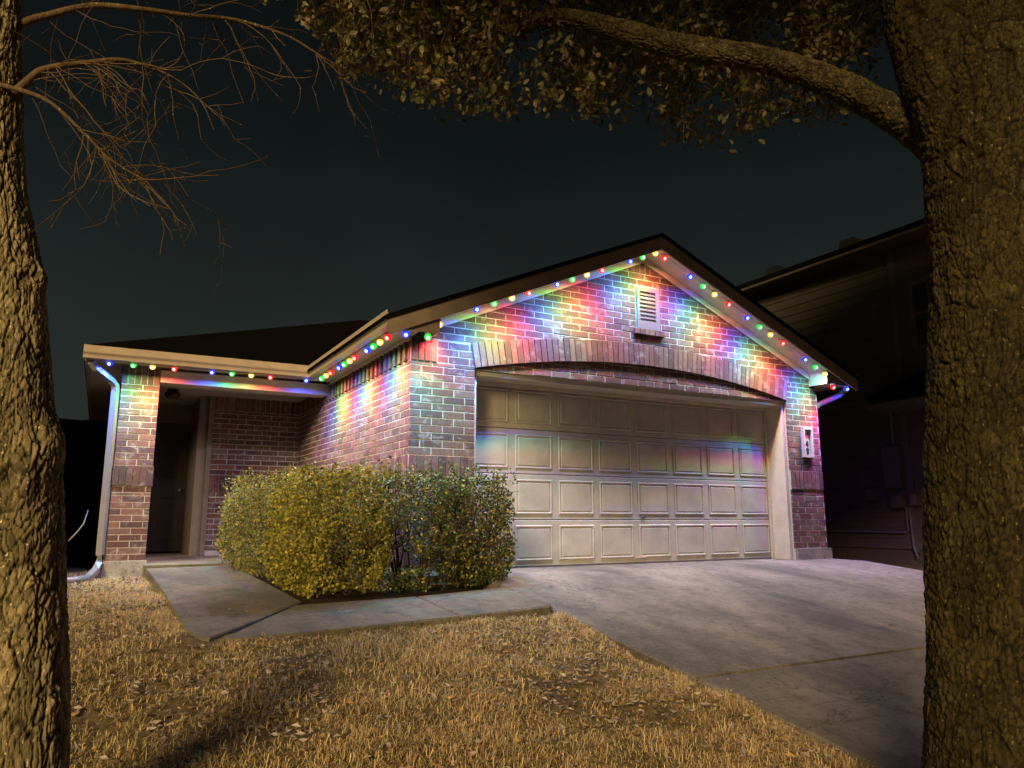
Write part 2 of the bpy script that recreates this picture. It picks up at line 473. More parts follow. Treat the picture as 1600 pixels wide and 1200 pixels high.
# mortar bodies: what shows between the bricks
fm = MB()
fm.box(MORT, OPX0 - MORT, MORT, .22, -.02, 2.47); fm.box(OPX1 + MORT, W - MORT, MORT, .22, -.02, 2.47)
us = [MORT] + list(np.linspace(OPX0 - MORT, OPX1 + MORT, 41)) + [W - MORT]
us = sorted(set([round(float(u), 4) for u in us] + [RX]))
for a, b in zip(us[:-1], us[1:]):
    lo = [(max(arch_i(u), 2.19) if OPX0 - .02 < u < OPX1 + .02 else 2.472) for u in (a, b)]
    if b <= OPX0 or a >= OPX1: lo = [2.472, 2.472]
    fm.prism([(a, lo[0] + .005), (b, lo[1] + .005), (b, rake(b, WT)), (a, rake(a, WT))], MORT, .22)
w_front = fm.build('garage_front_wall', 'mortar', house)
ti = MB()
for a, b in zip(us[:-1], us[1:]):
    if a >= OPX0 - .02 and b <= OPX1 + .02: ti.prism([(a, HEAD), (b, HEAD), (b, arch_i(b) + .1), (a, arch_i(a) + .1)], .02 + MORT, .21)
w_infill = ti.build('arch_infill_wall', 'mortar', house)
SD = 5.0
w_side = MB().box(MORT, .20, .222, SD + .3, -.02, 2.47).build('garage_side_wall', 'mortar', house)
w_entry = MB().box(-1.33, .008, SD + MORT, SD + .2, -.02, 2.47).build('entry_wall', 'mortar', house)
PX0, PX1, PY0, PY1 = -2.64, -2.20, 3.26, 3.68
w_pillar = MB().box(PX0 + MORT, PX1 - MORT, PY0 + MORT, PY1 - MORT, .0, 2.50).build('porch_pillar', 'mortar', house)

TINTS = [(.20, .085, .070), (.165, .070, .062), (.25, .115, .090), (.13, .065, .064), (.19, .095, .088), (.11, .055, .058), (.27, .135, .105), (.16, .085, .082), (.22, .10, .082), (.145, .062, .055), (.24, .14, .12), (.18, .075, .06)]
TINTS = [tuple((c * 1.0 + .0 * (sum(t) / 3)) * .60 for c in t) for t in TINTS]
BRICKS = []      # polygon (u,v) clipped, wall key, proud, tint


def clip(poly, a, b, c):
    """keep a*u+b*v<=c"""
    o = []
    for i, p in enumerate(poly):
        q = poly[(i + 1) % len(poly)]; dp = a * p[0] + b * p[1] - c; dq = a * q[0] + b * q[1] - c
        if dp <= 0: o.append(p)
        if (dp < 0 < dq) or (dq < 0 < dp):
            t = dp / (dp - dq); o.append((p[0] + t * (q[0] - p[0]), p[1] + t * (q[1] - p[1])))
    return o


def area(p): return abs(sum(p[i][0] * p[(i + 1) % len(p)][1] - p[(i + 1) % len(p)][0] * p[i][1] for i in range(len(p)))) / 2


def put(key, poly, proud=0.0):
    if len(poly) < 3 or area(poly) < .0012: return
    jit = random.uniform(.0, .0028)
    BRICKS.append((key, poly, proud + jit, random.randrange(len(TINTS))))


BL, BH, PU, PV = .244, .070, .254, .0794


def courses(key, u0, u1, v0, v1, cuts=None, proud=0.0, phase=0):
    k = 0; v = v0
    while v < v1 - .02:
        off = (.5 if (k + phase) % 2 else 0) * PU
        u = u0 - off
        while u < u1:
            du = random.uniform(-.002, .002)
            poly = [(u + du, v), (u + BL + du, v), (u + BL + du, v + BH), (u + du, v + BH)]
            for c in ((-1, 0, -u0), (1, 0, u1), (0, 1, v1)): poly = clip(poly, *c) if poly else poly
            if poly and cuts:
                for p2 in cuts(poly): put(key, p2, proud)
            elif poly: put(key, poly, proud)
            u += PU
        k += 1; v += PV


def soldiers(key, u0, u1, v0, v1, proud=0.0, alt=0.0):
    n = max(1, round((u1 - u0) / .0795)); p = (u1 - u0) / n
    for i in range(n):
        put(key, [(u0 + i * p + .004, v0), (u0 + (i + 1) * p - .004, v0), (u0 + (i + 1) * p - .004, v1), (u0 + i * p + .004, v1)], proud + (alt if i % 2 else 0))


VX0, VX1, VZ0, VZ1 = 3.02, 3.385, 2.925, 3.475          # gable vent


def front_cut(poly):
    poly = clip(poly, -PIT, 1, WT - .012 - PIT * RX)
    if poly: poly = clip(poly, PIT, 1, WT - .012 + PIT * RX)
    if len(poly) < 3: return []
    uc = sum(p[0] for p in poly) / len(poly); vc = sum(p[1] for p in poly) / len(poly)
    res = []
    if OPX0 < uc < OPX1:
        s = arch_d(uc); poly = clip(poly, s, -1, -(arch_e(uc) + .010) + s * uc)
    elif vc < 2.47:
        poly = clip(poly, 1, 0, OPX0) if uc < OPX0 else clip(poly, -1, 0, -OPX1)
    if len(poly) < 3: return []
    g = .012
    if VZ0 - .085 < vc < VZ1 + g and VX0 - .14 < uc < VX1 + .14:
        for c in ((1, 0, VX0 - g), (-1, 0, -(VX1 + g))):
            q = clip(poly, *c)
            if len(q) >= 3: res.append(q)
        return res
    if 3.655 < vc < 3.83 and 2.93 < uc < 3.35:
        for c in ((1, 0, 2.925), (-1, 0, -3.355)):
            q = clip(poly, *c)
            if len(q) >= 3: res.append(q)
        return res
    return [poly]


B0, B1 = .955, 1.205                                     # soldier band round the house
courses('front', 0, OPX0, .075, B0 - .085); soldiers('front', 0, OPX0, B0, B1, .012); courses('front', 0, OPX0, B0 - .078, B0 - .008, proud=-.0005, phase=1)
courses('front', 0, OPX0, B1 + .010, 2.205); soldiers('front', 0, .30, 2.21, 2.455, .012)
courses('front', .30 + .01, OPX0, 2.2135, 2.46, phase=1)
courses('front', OPX1, W, .155, B0 - .085); soldiers('front', OPX1, W, B0, B1, .012); courses('front', OPX1, W, B0 - .078, B0 - .008, proud=-.0005)
courses('front', OPX1, W, B1 + .010, 2.46)
courses('front', 0, W, 2.468, 4.0, cuts=front_cut, phase=1)
na = 62
for i in range(na):
    a = OPX0 + (OPX1 - OPX0) * i / na + .004; b = OPX0 + (OPX1 - OPX0) * (i + 1) / na - .004
    ka = -arch_d((a + b) / 2) * .27
    put('front', [(a, arch_i(a)), (b, arch_i(b)), (b + ka * .9, arch_e(b)), (a + ka * .9, arch_e(a))], .014)


def infill_cut(poly):
    uc = sum(p[0] for p in poly) / len(poly); s = arch_d(uc)
    q = clip(poly, -s, 1, arch_i(uc) + .02 - s * uc); return [q] if len(q) >= 3 else []


courses('infill', OPX0, OPX1, HEAD + .006, 2.47, cuts=infill_cut)
for i in range(5):
    a = 2.935 + i * .082 + .004; put('front', [(a, 3.659), (a + .074, 3.659), (a + .074, rake(a + .074, WT) - .014), (a, rake(a, WT) - .014)], .002)
soldiers('front', VX0 - .06, VX1 + .06, VZ0 - .078, VZ0 - .008, .035)
courses('side', .026, SD, .075, B0 - .085); courses('side', .026, SD, B0 - .078, B0 - .008, proud=-.0005); soldiers('side', .026, SD, B0, B1, .012)
courses('side', .026, SD, B1 + .010, 2.205, phase=1); soldiers('side', .026, SD, 2.213, 2.452, .003, .022)
courses('entry', -1.33, -.002, .075, B0 - .085); courses('entry', -1.33, -.002, B0 - .078, B0 - .008, phase=1, proud=-.0005); soldiers('entry', -1.33, -.002, B0, B1, .012)
courses('entry', -1.33, -.002, B1 + .010, 2.205); soldiers('entry', -1.33, -.002, 2.213, 2.452, .003, .01)
for key, (a, b) in {'pf': (PX0, PX1), 'pl': (PY0 + .026, PY1 - .026), 'pr': (PY0 + .026, PY1 - .026), 'pb': (PX0, PX1)}.items():
    courses(key, a, b, .045, B0 - .085); courses(key, a, b, B0 - .078, B0 - .008, proud=-.0005, phase=1)
    soldiers(key, a - (.012 if key in ('pf', 'pb') else 0), b + (.012 if key in ('pf', 'pb') else 0), B0, B1, .012)
    courses(key, a, b, B1 + .010, 2.235); soldiers(key, a, b, 2.243, 2.485, .004)

# u axis, outward normal, plane offset
WALLS = {'front': ((1, 0, 0), (0, -1, 0), (0, 0, 0), w_front), 'infill': ((1, 0, 0), (0, -1, 0), (0, .02, 0), w_infill), 'side': ((0, 1, 0), (-1, 0, 0), (0, 0, 0), w_side),
         'entry': ((1, 0, 0), (0, -1, 0), (0, SD, 0), w_entry), 'pf': ((1, 0, 0), (0, -1, 0), (0, PY0, 0), w_pillar), 'pb': ((1, 0, 0), (0, 1, 0), (0, PY1, 0), w_pillar),
         'pl': ((0, 1, 0), (-1, 0, 0), (PX0, 0, 0), w_pillar), 'pr': ((0, 1, 0), (1, 0, 0), (PX1, 0, 0), w_pillar)}


def brick_geom(poly, key, proud, origin=(0, 0)):
    U, N, O, _ = WALLS[key]; U = np.array(U, float); N = np.array(N, float); Vv = np.array([0, 0, 1.])
    n = len(poly); cu = sum(p[0] for p in poly) / n; cv = sum(p[1] for p in poly) / n
    c = .0032; front = []; mid = []; back = []
    for (u, v) in poly:
        du, dv = cu - u, cv - v
        iu = u + math.copysign(min(c, abs(du)), du); iv = v + math.copysign(min(c, abs(dv)), dv)
        front.append(U * (iu - origin[0]) + Vv * (iv - origin[1]) + N * proud)
        mid.append(U * (u - origin[0]) + Vv * (v - origin[1]) + N * (proud - c)); back.append(U * (u - origin[0]) + Vv * (v - origin[1]) - N * .021)
    V = front + mid + back
    F = [tuple(range(n))] + [(i, i + n, (i + 1) % n + n, (i + 1) % n) for i in range(n)] + [(i + n, i + 2 * n, (i + 1) % n + 2 * n, (i + 1) % n + n) for i in range(n)]
    if np.dot(np.cross(U, Vv), N) < 0: F = [f[::-1] for f in F]
    return V, F


def brick_world(b):
    key, poly, proud, t = b; U, N, O, _ = WALLS[key]
    return [np.array(U, float) * p[0] + np.array([0, 0, p[1]]) + np.array(O, float) for p in poly]


sizes = []
for i, b in enumerate(BRICKS):
    P = np.array(brick_world(b)); q = proj(P); a = area([tuple(x) for x in q]); c = P.mean(0); qc = q.mean(0)
    key = b[0]
    ok = key in ('front', 'side', 'pf') and 0 < qc[0] < 1600
    if ok and key != 'pf' and qc[1] > 722 and qc[0] < 800: ok = False         # behind the shrubs
    if key == 'side' and c[1] > 3.2: ok = False
    sizes.append(a if ok else 0)
single = set(np.argsort(sizes)[::-1][:300].tolist())
rest = MB(); cache = {}
for i, b in enumerate(BRICKS):
    key, poly, proud, t = b; U, N, O, wall = WALLS[key]
    tint = tuple(c * random.uniform(.85, 1.15) for c in TINTS[t])
    if i in single:
        us_ = [p[0] for p in poly]; vs_ = [p[1] for p in poly]; o = (min(us_), min(vs_))
        full = len(poly) == 4 and abs(max(us_) - o[0] - BL) < .003 and abs(max(vs_) - o[1] - BH) < .003
        kk = (key, t, full) if full else None
        me = cache.get(kk) if kk else None
        if me is None:
            pl = [(u - o[0], v - o[1]) for u, v in poly]
            V, Fc = brick_geom(pl, key, 0.0); me = MB().add(V, Fc, TINTS[t]).mesh('brick', 'brick')
            if kk: cache[kk] = me
        ob = link('brick', me, wall)
        ob.matrix_parent_inverse.identity(); ob.location = np.array(U, float) * o[0] + np.array([0, 0, o[1]]) + np.array(O, float) + np.array(N, float) * proud - np.array(house.location)
        ob.location = Vector(ob.location) + Vector(house.location)
        
    else:
        V, Fc = brick_geom(poly, key, proud)
        rest.add([v + np.array(O, float) for v in V], Fc, tint)
rb = link('brickwork', rest.mesh('brickwork', 'brick'), house); rb['kind'] = 'stuff'

# footings
ft = MB()
ft.box(.012, OPX0 - .03, .012, .22, -.5, .066); ft.box(OPX1 + .02, W + .05, -.03, .22, -.5, .145); ft.box(.012, .2, .222, SD, -.5, .066)
ft.box(W - .19, W + .05, .222, 14, -.5, .06)
ft.box(PX0 - .02, PX1 + .02, PY0 - .03, PY1 + .02, -.5, .036)
ft.build('footing', 'footing_concrete', house)
MB().cbox(-2.22, -.002, 3.02, 6.3, -.35, .0, .01).build('porch_slab', 'walk_concrete', house)
# plain walls round the back
pw = MB(); pw.box(W - .2, W - .003, .222, 14, -.1, 2.46); pw.box(PX0, PX0 + .2, 5.2, 14, -.1, 2.46); pw.box(PX0, W, 13.8, 14.0, -.1, 2.46)
pw.build('plain_wall', 'brown_paint', house)
# recessed entry
en = MB(); en.box(-1.52, -1.335, SD + .06, 6.2, 0, 2.44); en.box(PX0 + .201, -2.36, 6.18, 6.35, 0, 2.44); en.box(-2.36, -1.52, 6.18, 6.35, 2.10, 2.44)
en.build('entry_return_wall', 'dimmed_entry_paint', house)
MB().cbox(-1.385, -1.315, SD - .025, SD + .055, .0, 2.44, .005).build('corner_post', 'dimmed_entry_paint', house)
fd = MB(); fd.cbox(-2.355, -1.525, 6.20, 6.25, .02, 2.095, .006)
fdo = fd.build('front_door', 'dark_door', house)
for (x0, x1) in ((-2.27, -1.98), (-1.90, -1.61)):
    for (z0, z1) in ((.2, .75), (.87, 1.45), (1.57, 1.95)):
        MB().cbox(x0, x1, 6.187, 6.2, z0, z1, .005).build('door_panel', 'dark_door', fdo)
MB().lathe((-1.62, 6.16, 1.0), [(.012, -.03), (.03, -.02), (.034, 0), (.03, .02), (.012, .03)], 12).build('door_knob', 'grey_metal', fdo)
MB().box(PX1 - .3, .19, PY0 + .05, 6.2, 2.42, 2.45).build('porch_ceiling', 'door_paint', house)
pl_ = MB().lathe((-1.95, 4.6, 2.40), [(.07, .02), (.08, .0), (.075, -.02), (.10, -.03), (.11, -.06), (.085, -.10), (.04, -.12)], 20).build('porch_ceiling_light', 'black_metal', house, True)

# porch beam, soffits, fascia
MB().cbox(PX1 - .42, -.004, PY0 - .02, PY1 - .1, 2.485, 2.50, .002)
MB().cbox(PX1 + .004, -.004, PY0 + .0, PY0 + .30, 2.29, 2.455, .008).build('porch_beam', 'cream_paint', house)
GX = -.40; PYF = 2.84; ZS = 2.46                           # eave lines and soffit height
so = MB(); so.box(GX + .02, .0, -.30, PYF + .3, ZS, ZS + .012); so.box(-3.02, GX + .03, PYF + .02, PY1 + .1, ZS + .028, ZS + .040); so.box(-3.02, PX0, PY1 + .1, 14, ZS + .028, ZS + .04); so.box(W, W + .40, .0, 14, ZS, ZS + .012)
so.build('soffit', 'cream_paint', house)
MB().cbox(-.028, -.002, .0, PYF + .28, ZS - .04, ZS - .001, .004).build('wall_trim', 'cream_paint', house)


def gutter(name, p, q, outward, z0, z1):
    """K-profile gutter along p-q, outward unit vector"""
    p = np.array(p, float); q = np.array(q, float); o = np.array(outward, float)
    prof = [(0, z0), (.085, z0), (.090, z0 + .030), (.096, z0 + .042), (.114, z0 + .058), (.12, z0 + .070), (.12, z1 - .016), (.106, z1), (.096, z1), (.096, z1 - .02), (.012, z0 + .02), (.012, z1 - .005), (0, z1 - .005)]
    n = len(prof); V = []
    for e in (p, q):
        for d, z in prof: V.append((e[0] + o[0] * d, e[1] + o[1] * d, z))
    F = [(i, (i + 1) % n, (i + 1) % n + n, i + n) for i in range(n)] + [tuple(range(n)), tuple(range(2 * n - 1, n - 1, -1))]
    return MB().add(V, F).build(name, 'gutter_paint', house)


gutter('gutter', (GX + .10, -.36, 0), (GX + .10, PYF + .0, 0), (-1, 0, 0), 2.458, 2.612)
gutter('gutter', (-3.08, PYF + .10, 0), (GX + .10, PYF + .10, 0), (0, -1, 0), 2.458, 2.612)
gutter('gutter', (W + .36, -.36, 0), (W + .36, 13.9, 0), (1, 0, 0), 2.458, 2.612)
fa = MB(); fa.box(GX + .104, GX + .124, -.35, PYF + .1, 2.45, 2.59); fa.box(-3.05, GX + .104, PYF + .104, PYF + .124, 2.45, 2.59); fa.box(W + .336, W + .356, -.35, 13.9, 2.45, 2.59)
fa.box(-3.06, -3.02, PYF + .126, 13.9, 2.44, 2.60)
fa.build('eave_fascia', 'gutter_paint', house)

# garage gable roof
FY = -.40; RT0 = 4.075; GL = GX - .02; GR = 2 * RX - GL
rf = MB()
for s in (-1, 1):
    e = GL if s < 0 else GR
    rf.hexa([(RX, FY - .02, RT0 - .045), (e, FY - .02, rake(e, RT0) - .045), (e, 8.0, rake(e, RT0) - .045), (RX, 8.0, RT0 - .045)],
            [(RX, FY - .02, RT0), (e, FY - .02, rake(e, RT0)), (e, 8.0, rake(e, RT0)), (RX, 8.0, RT0)])
roof_g = rf.build('garage_roof', 'shingle', house)
FB = RT0 - .048; FD = .165
for s in (-1, 1):
    e = GL + .02 if s < 0 else GR - .02
    MB().prism([(RX, FB), (e, rake(e, FB)), (e, rake(e, FB) - FD * .55), (e - s * .02, rake(e - s * .02, FB) - FD), (RX, FB - FD)], FY, FY + .03).build('rake_fascia', 'brown_paint', house)
    x1 = OPX0 * 0 + (.16 if s < 0 else W - .16)
    # boarded soffit under the rake, and the trim board along the top of the bricks
    MB().prism([(RX, WT + .004), (x1, rake(x1, WT) + .004), (x1, rake(x1, WT) + .018), (RX, WT + .018)], FY + .031, .0).build('rake_soffit', 'cream_paint', house)
    MB().prism([(RX, WT + .002), (x1 + s * -.0, rake(x1, WT) + .002), (x1, rake(x1, WT) - .085), (RX, WT - .085)], -.03, -.004).build('rake_trim', 'cream_paint', house)
# boxed eave returns at both gable feet
BXL = .17; BXZ = 2.435
zt = lambda x: rake(x, FB) - .02
MB().prism([(GL + .05, BXZ), (BXL, BXZ), (BXL, zt(BXL)), (GL + .05, zt(GL + .05))], FY + .032, FY + .052).build('eave_return', 'brown_paint', house)
rb2 = MB(); rb2.prism([(BXL - .02, BXZ), (BXL, BXZ), (BXL, zt(BXL) - .03), (BXL - .02, zt(BXL) - .03)], FY + .054, -.002); rb2.box(GL + .05, BXL - .022, FY + .054, -.302, BXZ + .01, BXZ + .02)
rb2.build('eave_return_side', 'cream_paint', house)
BXR = W - .13
MB().prism([(BXR + .002, BXZ), (GR - .05, BXZ), (GR - .05, zt(GR - .05)), (BXR + .002, zt(BXR))], FY + .10, FY + .12).build('eave_return', 'brown_paint', house)
rb3 = MB(); rb3.prism([(BXR - .02, BXZ), (BXR, BXZ), (BXR, zt(BXR) - .03), (BXR - .02, zt(BXR) - .03)], FY + .09, -.002); rb3.box(BXR + .002, GR - .05, FY + .122, -.002, BXZ + .01, BXZ + .02)
rb3.build('eave_return_side', 'cream_paint', house)

# hipped main roof
EL, ER, EF, EB, ZE = -3.09, 2 * RX + .42, PYF + .0, 14.4, 2.605
hw = (ER - EL) / 2; mx = (EL + ER) / 2; zr = ZE + PIT * hw
hr = MB(); hr.add([(EL, EF, ZE), (ER, EF + 4, ZE - .1), (ER, EB, ZE), (EL, EB, ZE), (mx, EF + hw, zr), (mx, EB - hw, zr), (EL, EF, ZE - .03), (EL, EB, ZE - .03)],
                  [(0, 1, 4), (1, 2, 5, 4), (2, 3, 5), (3, 0, 4, 5)])
hr = MB()
hr.add([(EL, EF, ZE), (RX, EF, ZE), (RX, EF + hw, zr), (mx, EF + hw, zr)], [(0, 1, 2, 3)])
hr.add([(EL, EB, ZE), (EL, EF, ZE), (mx, EF + hw, zr), (mx, EB - hw, zr)], [(0, 1, 2, 3)])
hr.add([(ER, EF + .5, ZE - .02), (ER, EB, ZE - .02), (mx, EB - hw, zr), (mx, EF + hw, zr)], [(0, 1, 2, 3)])
hr.add([(EL, EB, ZE), (ER, EB, ZE - .02), (mx, EB - hw, zr)], [(0, 1, 2)])
hr.add([(EL, EF, ZE), (RX, EF, ZE), (RX, EF, ZE - .025), (EL, EF, ZE - .025), (EL, EB, ZE), (EL, EB, ZE - .025)], [(0, 1, 2, 3), (0, 3, 5, 4)])
hr.build('hip_roof', 'shingle', house)

# downspouts
r2 = .042
MB().tube([(-2.98, 2.98, 2.49), (-2.98, 2.99, 2.42), (-2.93, 3.03, 2.36), (-2.76, 3.20, 2.26), (-2.705, 3.25, 2.20), (-2.70, 3.26, 2.10), (-2.70, 3.26, .12), (-2.70, 3.25, .02), (-2.73, 3.18, -.06), (-2.80, 3.02, -.13)], r2 * 1.25, 4, squash=.8).build('downspout', 'spout_paint', house)
MB().box(-2.76, -2.65, 3.22, 3.30, 1.60, 1.62)
MB().tube([(W + .38, -.20, 2.49), (W + .38, -.19, 2.40), (W + .33, -.14, 2.33), (W + .12, .07, 2.20), (W + .07, .12, 2.13), (W + .065, .125, 2.0), (W + .065, .125, .1)], r2 * 1.2, 8, squash=.8).build('downspout', 'spout_paint', house, True)

# gable vent
ve = MB(); t = .045
ve.box(VX0, VX0 + t, -.02, .05, VZ0, VZ1); ve.box(VX1 - t - .015, VX1, -.02, .05, VZ0, VZ1); ve.box(VX0 + t, VX1 - t - .015, -.02, .05, VZ1 - .055, VZ1); ve.box(VX0 + t, VX1 - t - .015, -.02, .05, VZ0, VZ0 + .085)
vent = ve.build('gable_vent', 'vent_paint', house)
MB().box(VX0 + t, VX1 - t - .015, .052, .06, VZ0 + .085, VZ1 - .055).build('vent_screen', 'black_metal', vent)
ns = 8; h0 = VZ0 + .085; h1 = VZ1 - .055; ps = (h1 - h0) / ns
for i in range(ns):
    z = h0 + i * ps
    MB().prism([(-.012, z + .002), (-.006, z), (.045, z + ps * .40), (.04, z + ps * .50), (-.012, z + ps * .40)], VX0 + t, VX1 - t - .015, 'x').build('slat', 'vent_paint', vent)

# house number plaque
QX0, QX1, QZ0, QZ1 = 5.885, 6.085, 1.40, 1.83
pq = MB(); b_ = .035
pq.box(QX0, QX0 + b_, -.05, -.003, QZ0, QZ1); pq.box(QX1 - b_, QX1, -.05, -.003, QZ0, QZ1); pq.box(QX0 + b_, QX1 - b_, -.05, -.003, QZ0, QZ0 + b_); pq.box(QX0 + b_, QX1 - b_, -.05, -.003, QZ1 - b_, QZ1); pq.box(QX0 + b_, QX1 - b_, -.012, -.006, QZ0 + b_, QZ1 - b_)
plaque = pq.build('number_plaque', 'plaque_stone', house)
for ch, z in (('4', 1.555), ('8', 1.445)):
    fc = bpy.data.curves.new('digit', 'FONT'); fc.body = ch; fc.size = .125; fc.align_x = 'CENTER'; fc.extrude = .003; fc.offset = .0025
    fo = bpy.data.objects.new('digit', fc); COL.objects.link(fo); fo.parent = plaque
    fo.location = ((QX0 + QX1) / 2, -.0145, z); fo.rotation_euler = (math.pi / 2, 0, 0); fc.materials.append(M['digit_black'])
    dm = bpy.data.meshes.new_from_object(fo); bpy.data.objects.remove(fo)
    fo = bpy.data.objects.new('digit', dm); COL.objects.link(fo); fo.parent = plaque; fo.location = ((QX0 + QX1) / 2, -.0145, z); fo.rotation_euler = (math.pi / 2, 0, 0)

# garage door: four sections, 8 raised panels each
DYF = .35; DW = (OPX0 + .06, OPX1 - .06); DH = 2.11
jm = MB()
jm.box(OPX0 + .004, OPX0 + .045, .05, .39, 0, HEAD - .06); jm.box(OPX1 - .045, OPX1 - .004, .05, .39, 0, HEAD - .06); jm.box(OPX0 + .004, OPX1 - .004, .05, .39, HEAD - .058, HEAD + .002)
jm.box(OPX0 + .046, OPX0 + .09, DYF - .03, DYF - .004, 0, HEAD - .06); jm.box(OPX1 - .09, OPX1 - .046, DYF - .03, DYF - .004, 0, HEAD - .06); jm.box(OPX0 + .091, OPX1 - .091, DYF - .03, DYF - .004, HEAD - .105, HEAD - .06)
jm.build('door_frame', 'cream_paint', house)
gd = MB(); sh = DH / 4
for k in range(4):
    z0 = .012 + k * sh; gd.cbox(DW[0], DW[1], DYF, DYF + .045, z0 + .002, z0 + sh - .004, .006)
gdoor = gd.build('garage_door', 'door_paint', house)
tag(gdoor, 'closed cream sectional garage door with raised panels')
MB().box(DW[0], DW[1], DYF - .006, DYF + .04, .002, .011).build('bottom_seal', 'grey_metal', gdoor)
cw = (DW[1] - DW[0]) / 8
pm = None
for k in range(4):
    for c in range(8):
        x0 = DW[0] + c * cw + .046; x1 = DW[0] + (c + 1) * cw - .046; z0 = .012 + k * sh + .062; z1 = .012 + (k + 1) * sh - .062
        if pm is None:
            wv, hv = x1 - x0, z1 - z0; q = MB()
            rings = [(0, 0), (.008, -.010), (.018, -.010), (.030, .006), (.045, -.006)]
            V = []
            for ins, d in rings: V += [(ins, d, ins), (wv - ins, d, ins), (wv - ins, d, hv - ins), (ins, d, hv - ins)]
            Fp = [(r * 4 + i, r * 4 + (i + 1) % 4, r * 4 + 4 + (i + 1) % 4, r * 4 + 4 + i) for r in range(len(rings) - 1) for i in range(4)] + [tuple(range(len(rings) * 4 - 4, len(rings) * 4))]
            q.add(V, Fp); pm = q.mesh('panel', 'door_paint')
        o = link('panel', pm, gdoor); o.matrix_parent_inverse.identity(); o.location = (x0, DYF - .001, z0); 
hd = MB(); hx = (DW[0] + DW[1]) / 2 + .05
hd.tube([(hx - .07, DYF - .002, .075), (hx - .065, DYF - .035, .075), (hx + .065, DYF - .035, .075), (hx + .07, DYF - .002, .075)], .009, 6)
hd.box(hx - .095, hx + .095, DYF - .006, DYF - .001, .05, .10)
hd.build('handle', 'gutter_paint', gdoor)
MB().cbox(hx + .03, hx + .09, DYF - .02, DYF - .001, .565, .585, .004).build('lock_handle', 'grey_metal', gdoor)

# ------------------------------------------------------------------ coloured eave lights
def led(pos, colour, label, aim, out, power=1.0):
    x, y, z = pos
    e = empty('led_light', (x, y, z)); tag(e, label, 'light', 'coloured lights along the eaves')
    hm = MB().lathe((0, 0, 0), [(.030, .022), (.034, .018), (.034, .002), (.030, .0)], 12)
    parts = [(hm, 'housing', 'lamp_housing'),
             (ball((0, 0, -.026), .037), 'halo_ball', 'led_' + colour), (ball(tuple(np.array([0, 0, -.026]) + np.array(out) * .0200), .0225), 'lens', 'core_' + colour)]  # coloured ball imitates the glow halo round the bulb's pale core
    for b, nm, mt in parts:
        k = (nm, colour if nm != 'housing' else '', out if nm == 'lens' else 0)
        if k not in LEDM: LEDM[k] = b.mesh(nm, mt, True)
        o = bpy.data.objects.new(nm, LEDM[k]); COL.objects.link(o); o.parent = e
    for spread, share in ((112, .68), (170, .32)):            # a downward beam and the wide spill of the bare lens
        ld = bpy.data.lights.new('led_glow', 'AREA'); ld.shape = 'DISK'; ld.size = .03
        ld.energy = LED_W * share * {'blue': 1.6, 'green': .92, 'yellow': .78, 'red': 1.0}[colour] * power; ld.color = LEDC[colour]; ld.spread = math.radians(spread)
        lo = bpy.data.objects.new('led_glow', ld); COL.objects.link(lo); lo.parent = e; lo.location = (0, 0, -.070 - .001 * (spread > 100))
        lo.rotation_euler = Vector(aim).to_track_quat('-Z', 'Y').to_euler()
    return e


LEDM = {}


def ball(c, r):
    return MB().lathe(c, [(r * math.sin(a), r * math.cos(a)) for a in np.linspace(.15, math.pi - .15, 9)], 14)


ORD = ['first', 'second', 'third', 'fourth', 'fifth', 'sixth']
CN = {'B': 'blue', 'G': 'green', 'Y': 'yellow', 'R': 'red'}


def led_run(pts, cols, where, aim, out=(-.25, -.85, -.45), power=1.0):
    cnt = {}
    for p, c in zip(pts, cols):
        k = cnt.get(c, 0); cnt[c] = k + 1
        led(p, CN[c], f'{ORD[k]} {CN[c]} light {where}', aim, out, power)


zp = ZS + .004
px_porch = [172, 209, 239, 273, 332, 363, 393, 423, 479]
led_run([(on_y(x, 563 + (x - 172) * .08, 3.0)[0], 3.0, zp) for x in px_porch], 'BGYRBGYRB', 'from the pillar end under the porch eave', (0, .0, -1))
ys_side = [2.62, 2.40, 2.15, 1.77, 1.55, 1.33, 1.11, .66, .44, .22, -.03]
led_run([(-.27, y, ZS - .022) for y in ys_side], 'GYRBGYRBGYR', 'from the porch under the garage side eave', (.08, 0, -1), (-.6, -.62, -.5))
led_run([(-.185, -.325, BXZ - .018), (.055, -.325, BXZ - .018), ], 'BG', 'under the boxed eave end at the garage corner', (.03, .04, -1))
led_run([(.235, -.20, 2.60), (.215, -.09, 2.53)], 'YR', 'behind the boxed eave end at the garage corner', (.05, .06, -1), power=.35)
xl = [on_y(p[0], p[1], -.29)[0] for p in [(745, 477), (772, 469), (800, 460), (826, 452), (870, 439), (894, 431), (917, 424), (940, 417), (984, 404), (1004, 397), (1024, 391)]]
RZ = 3.875
led_run([(x, -.29, rake(x, RZ)) for x in xl], 'BGYRBGYRBGY', 'going up the garage gable from the entry side', (0, .05, -1))
xr = [on_y(p[0], p[1], -.29)[0] for p in [(1037, 391), (1077, 422), (1098, 436), (1116, 451), (1137, 464), (1166, 485), (1186, 498), (1203, 511), (1221, 524), (1256, 549), (1273, 561), (1288, 572)]]
led_run([(x, -.29, rake(x, RZ)) for x in xr], 'RBGYRBGYRBGY', 'going down the gable from its peak to the number plaque side', (0, .05, -1))
led_run([(6.24, -.315, BXZ - .02), (6.53, -.315, BXZ - .02)], 'RB', 'under the boxed eave end above the house number', (0, .05, -1))


def cable(pts, label):
    m = MB(); m.tube([(p[0], p[1], p[2]) for p in pts], .006, 5)
    tag(m.build('light_cable', 'lamp_housing'), label, 'cable', 'cables of the eave lights')


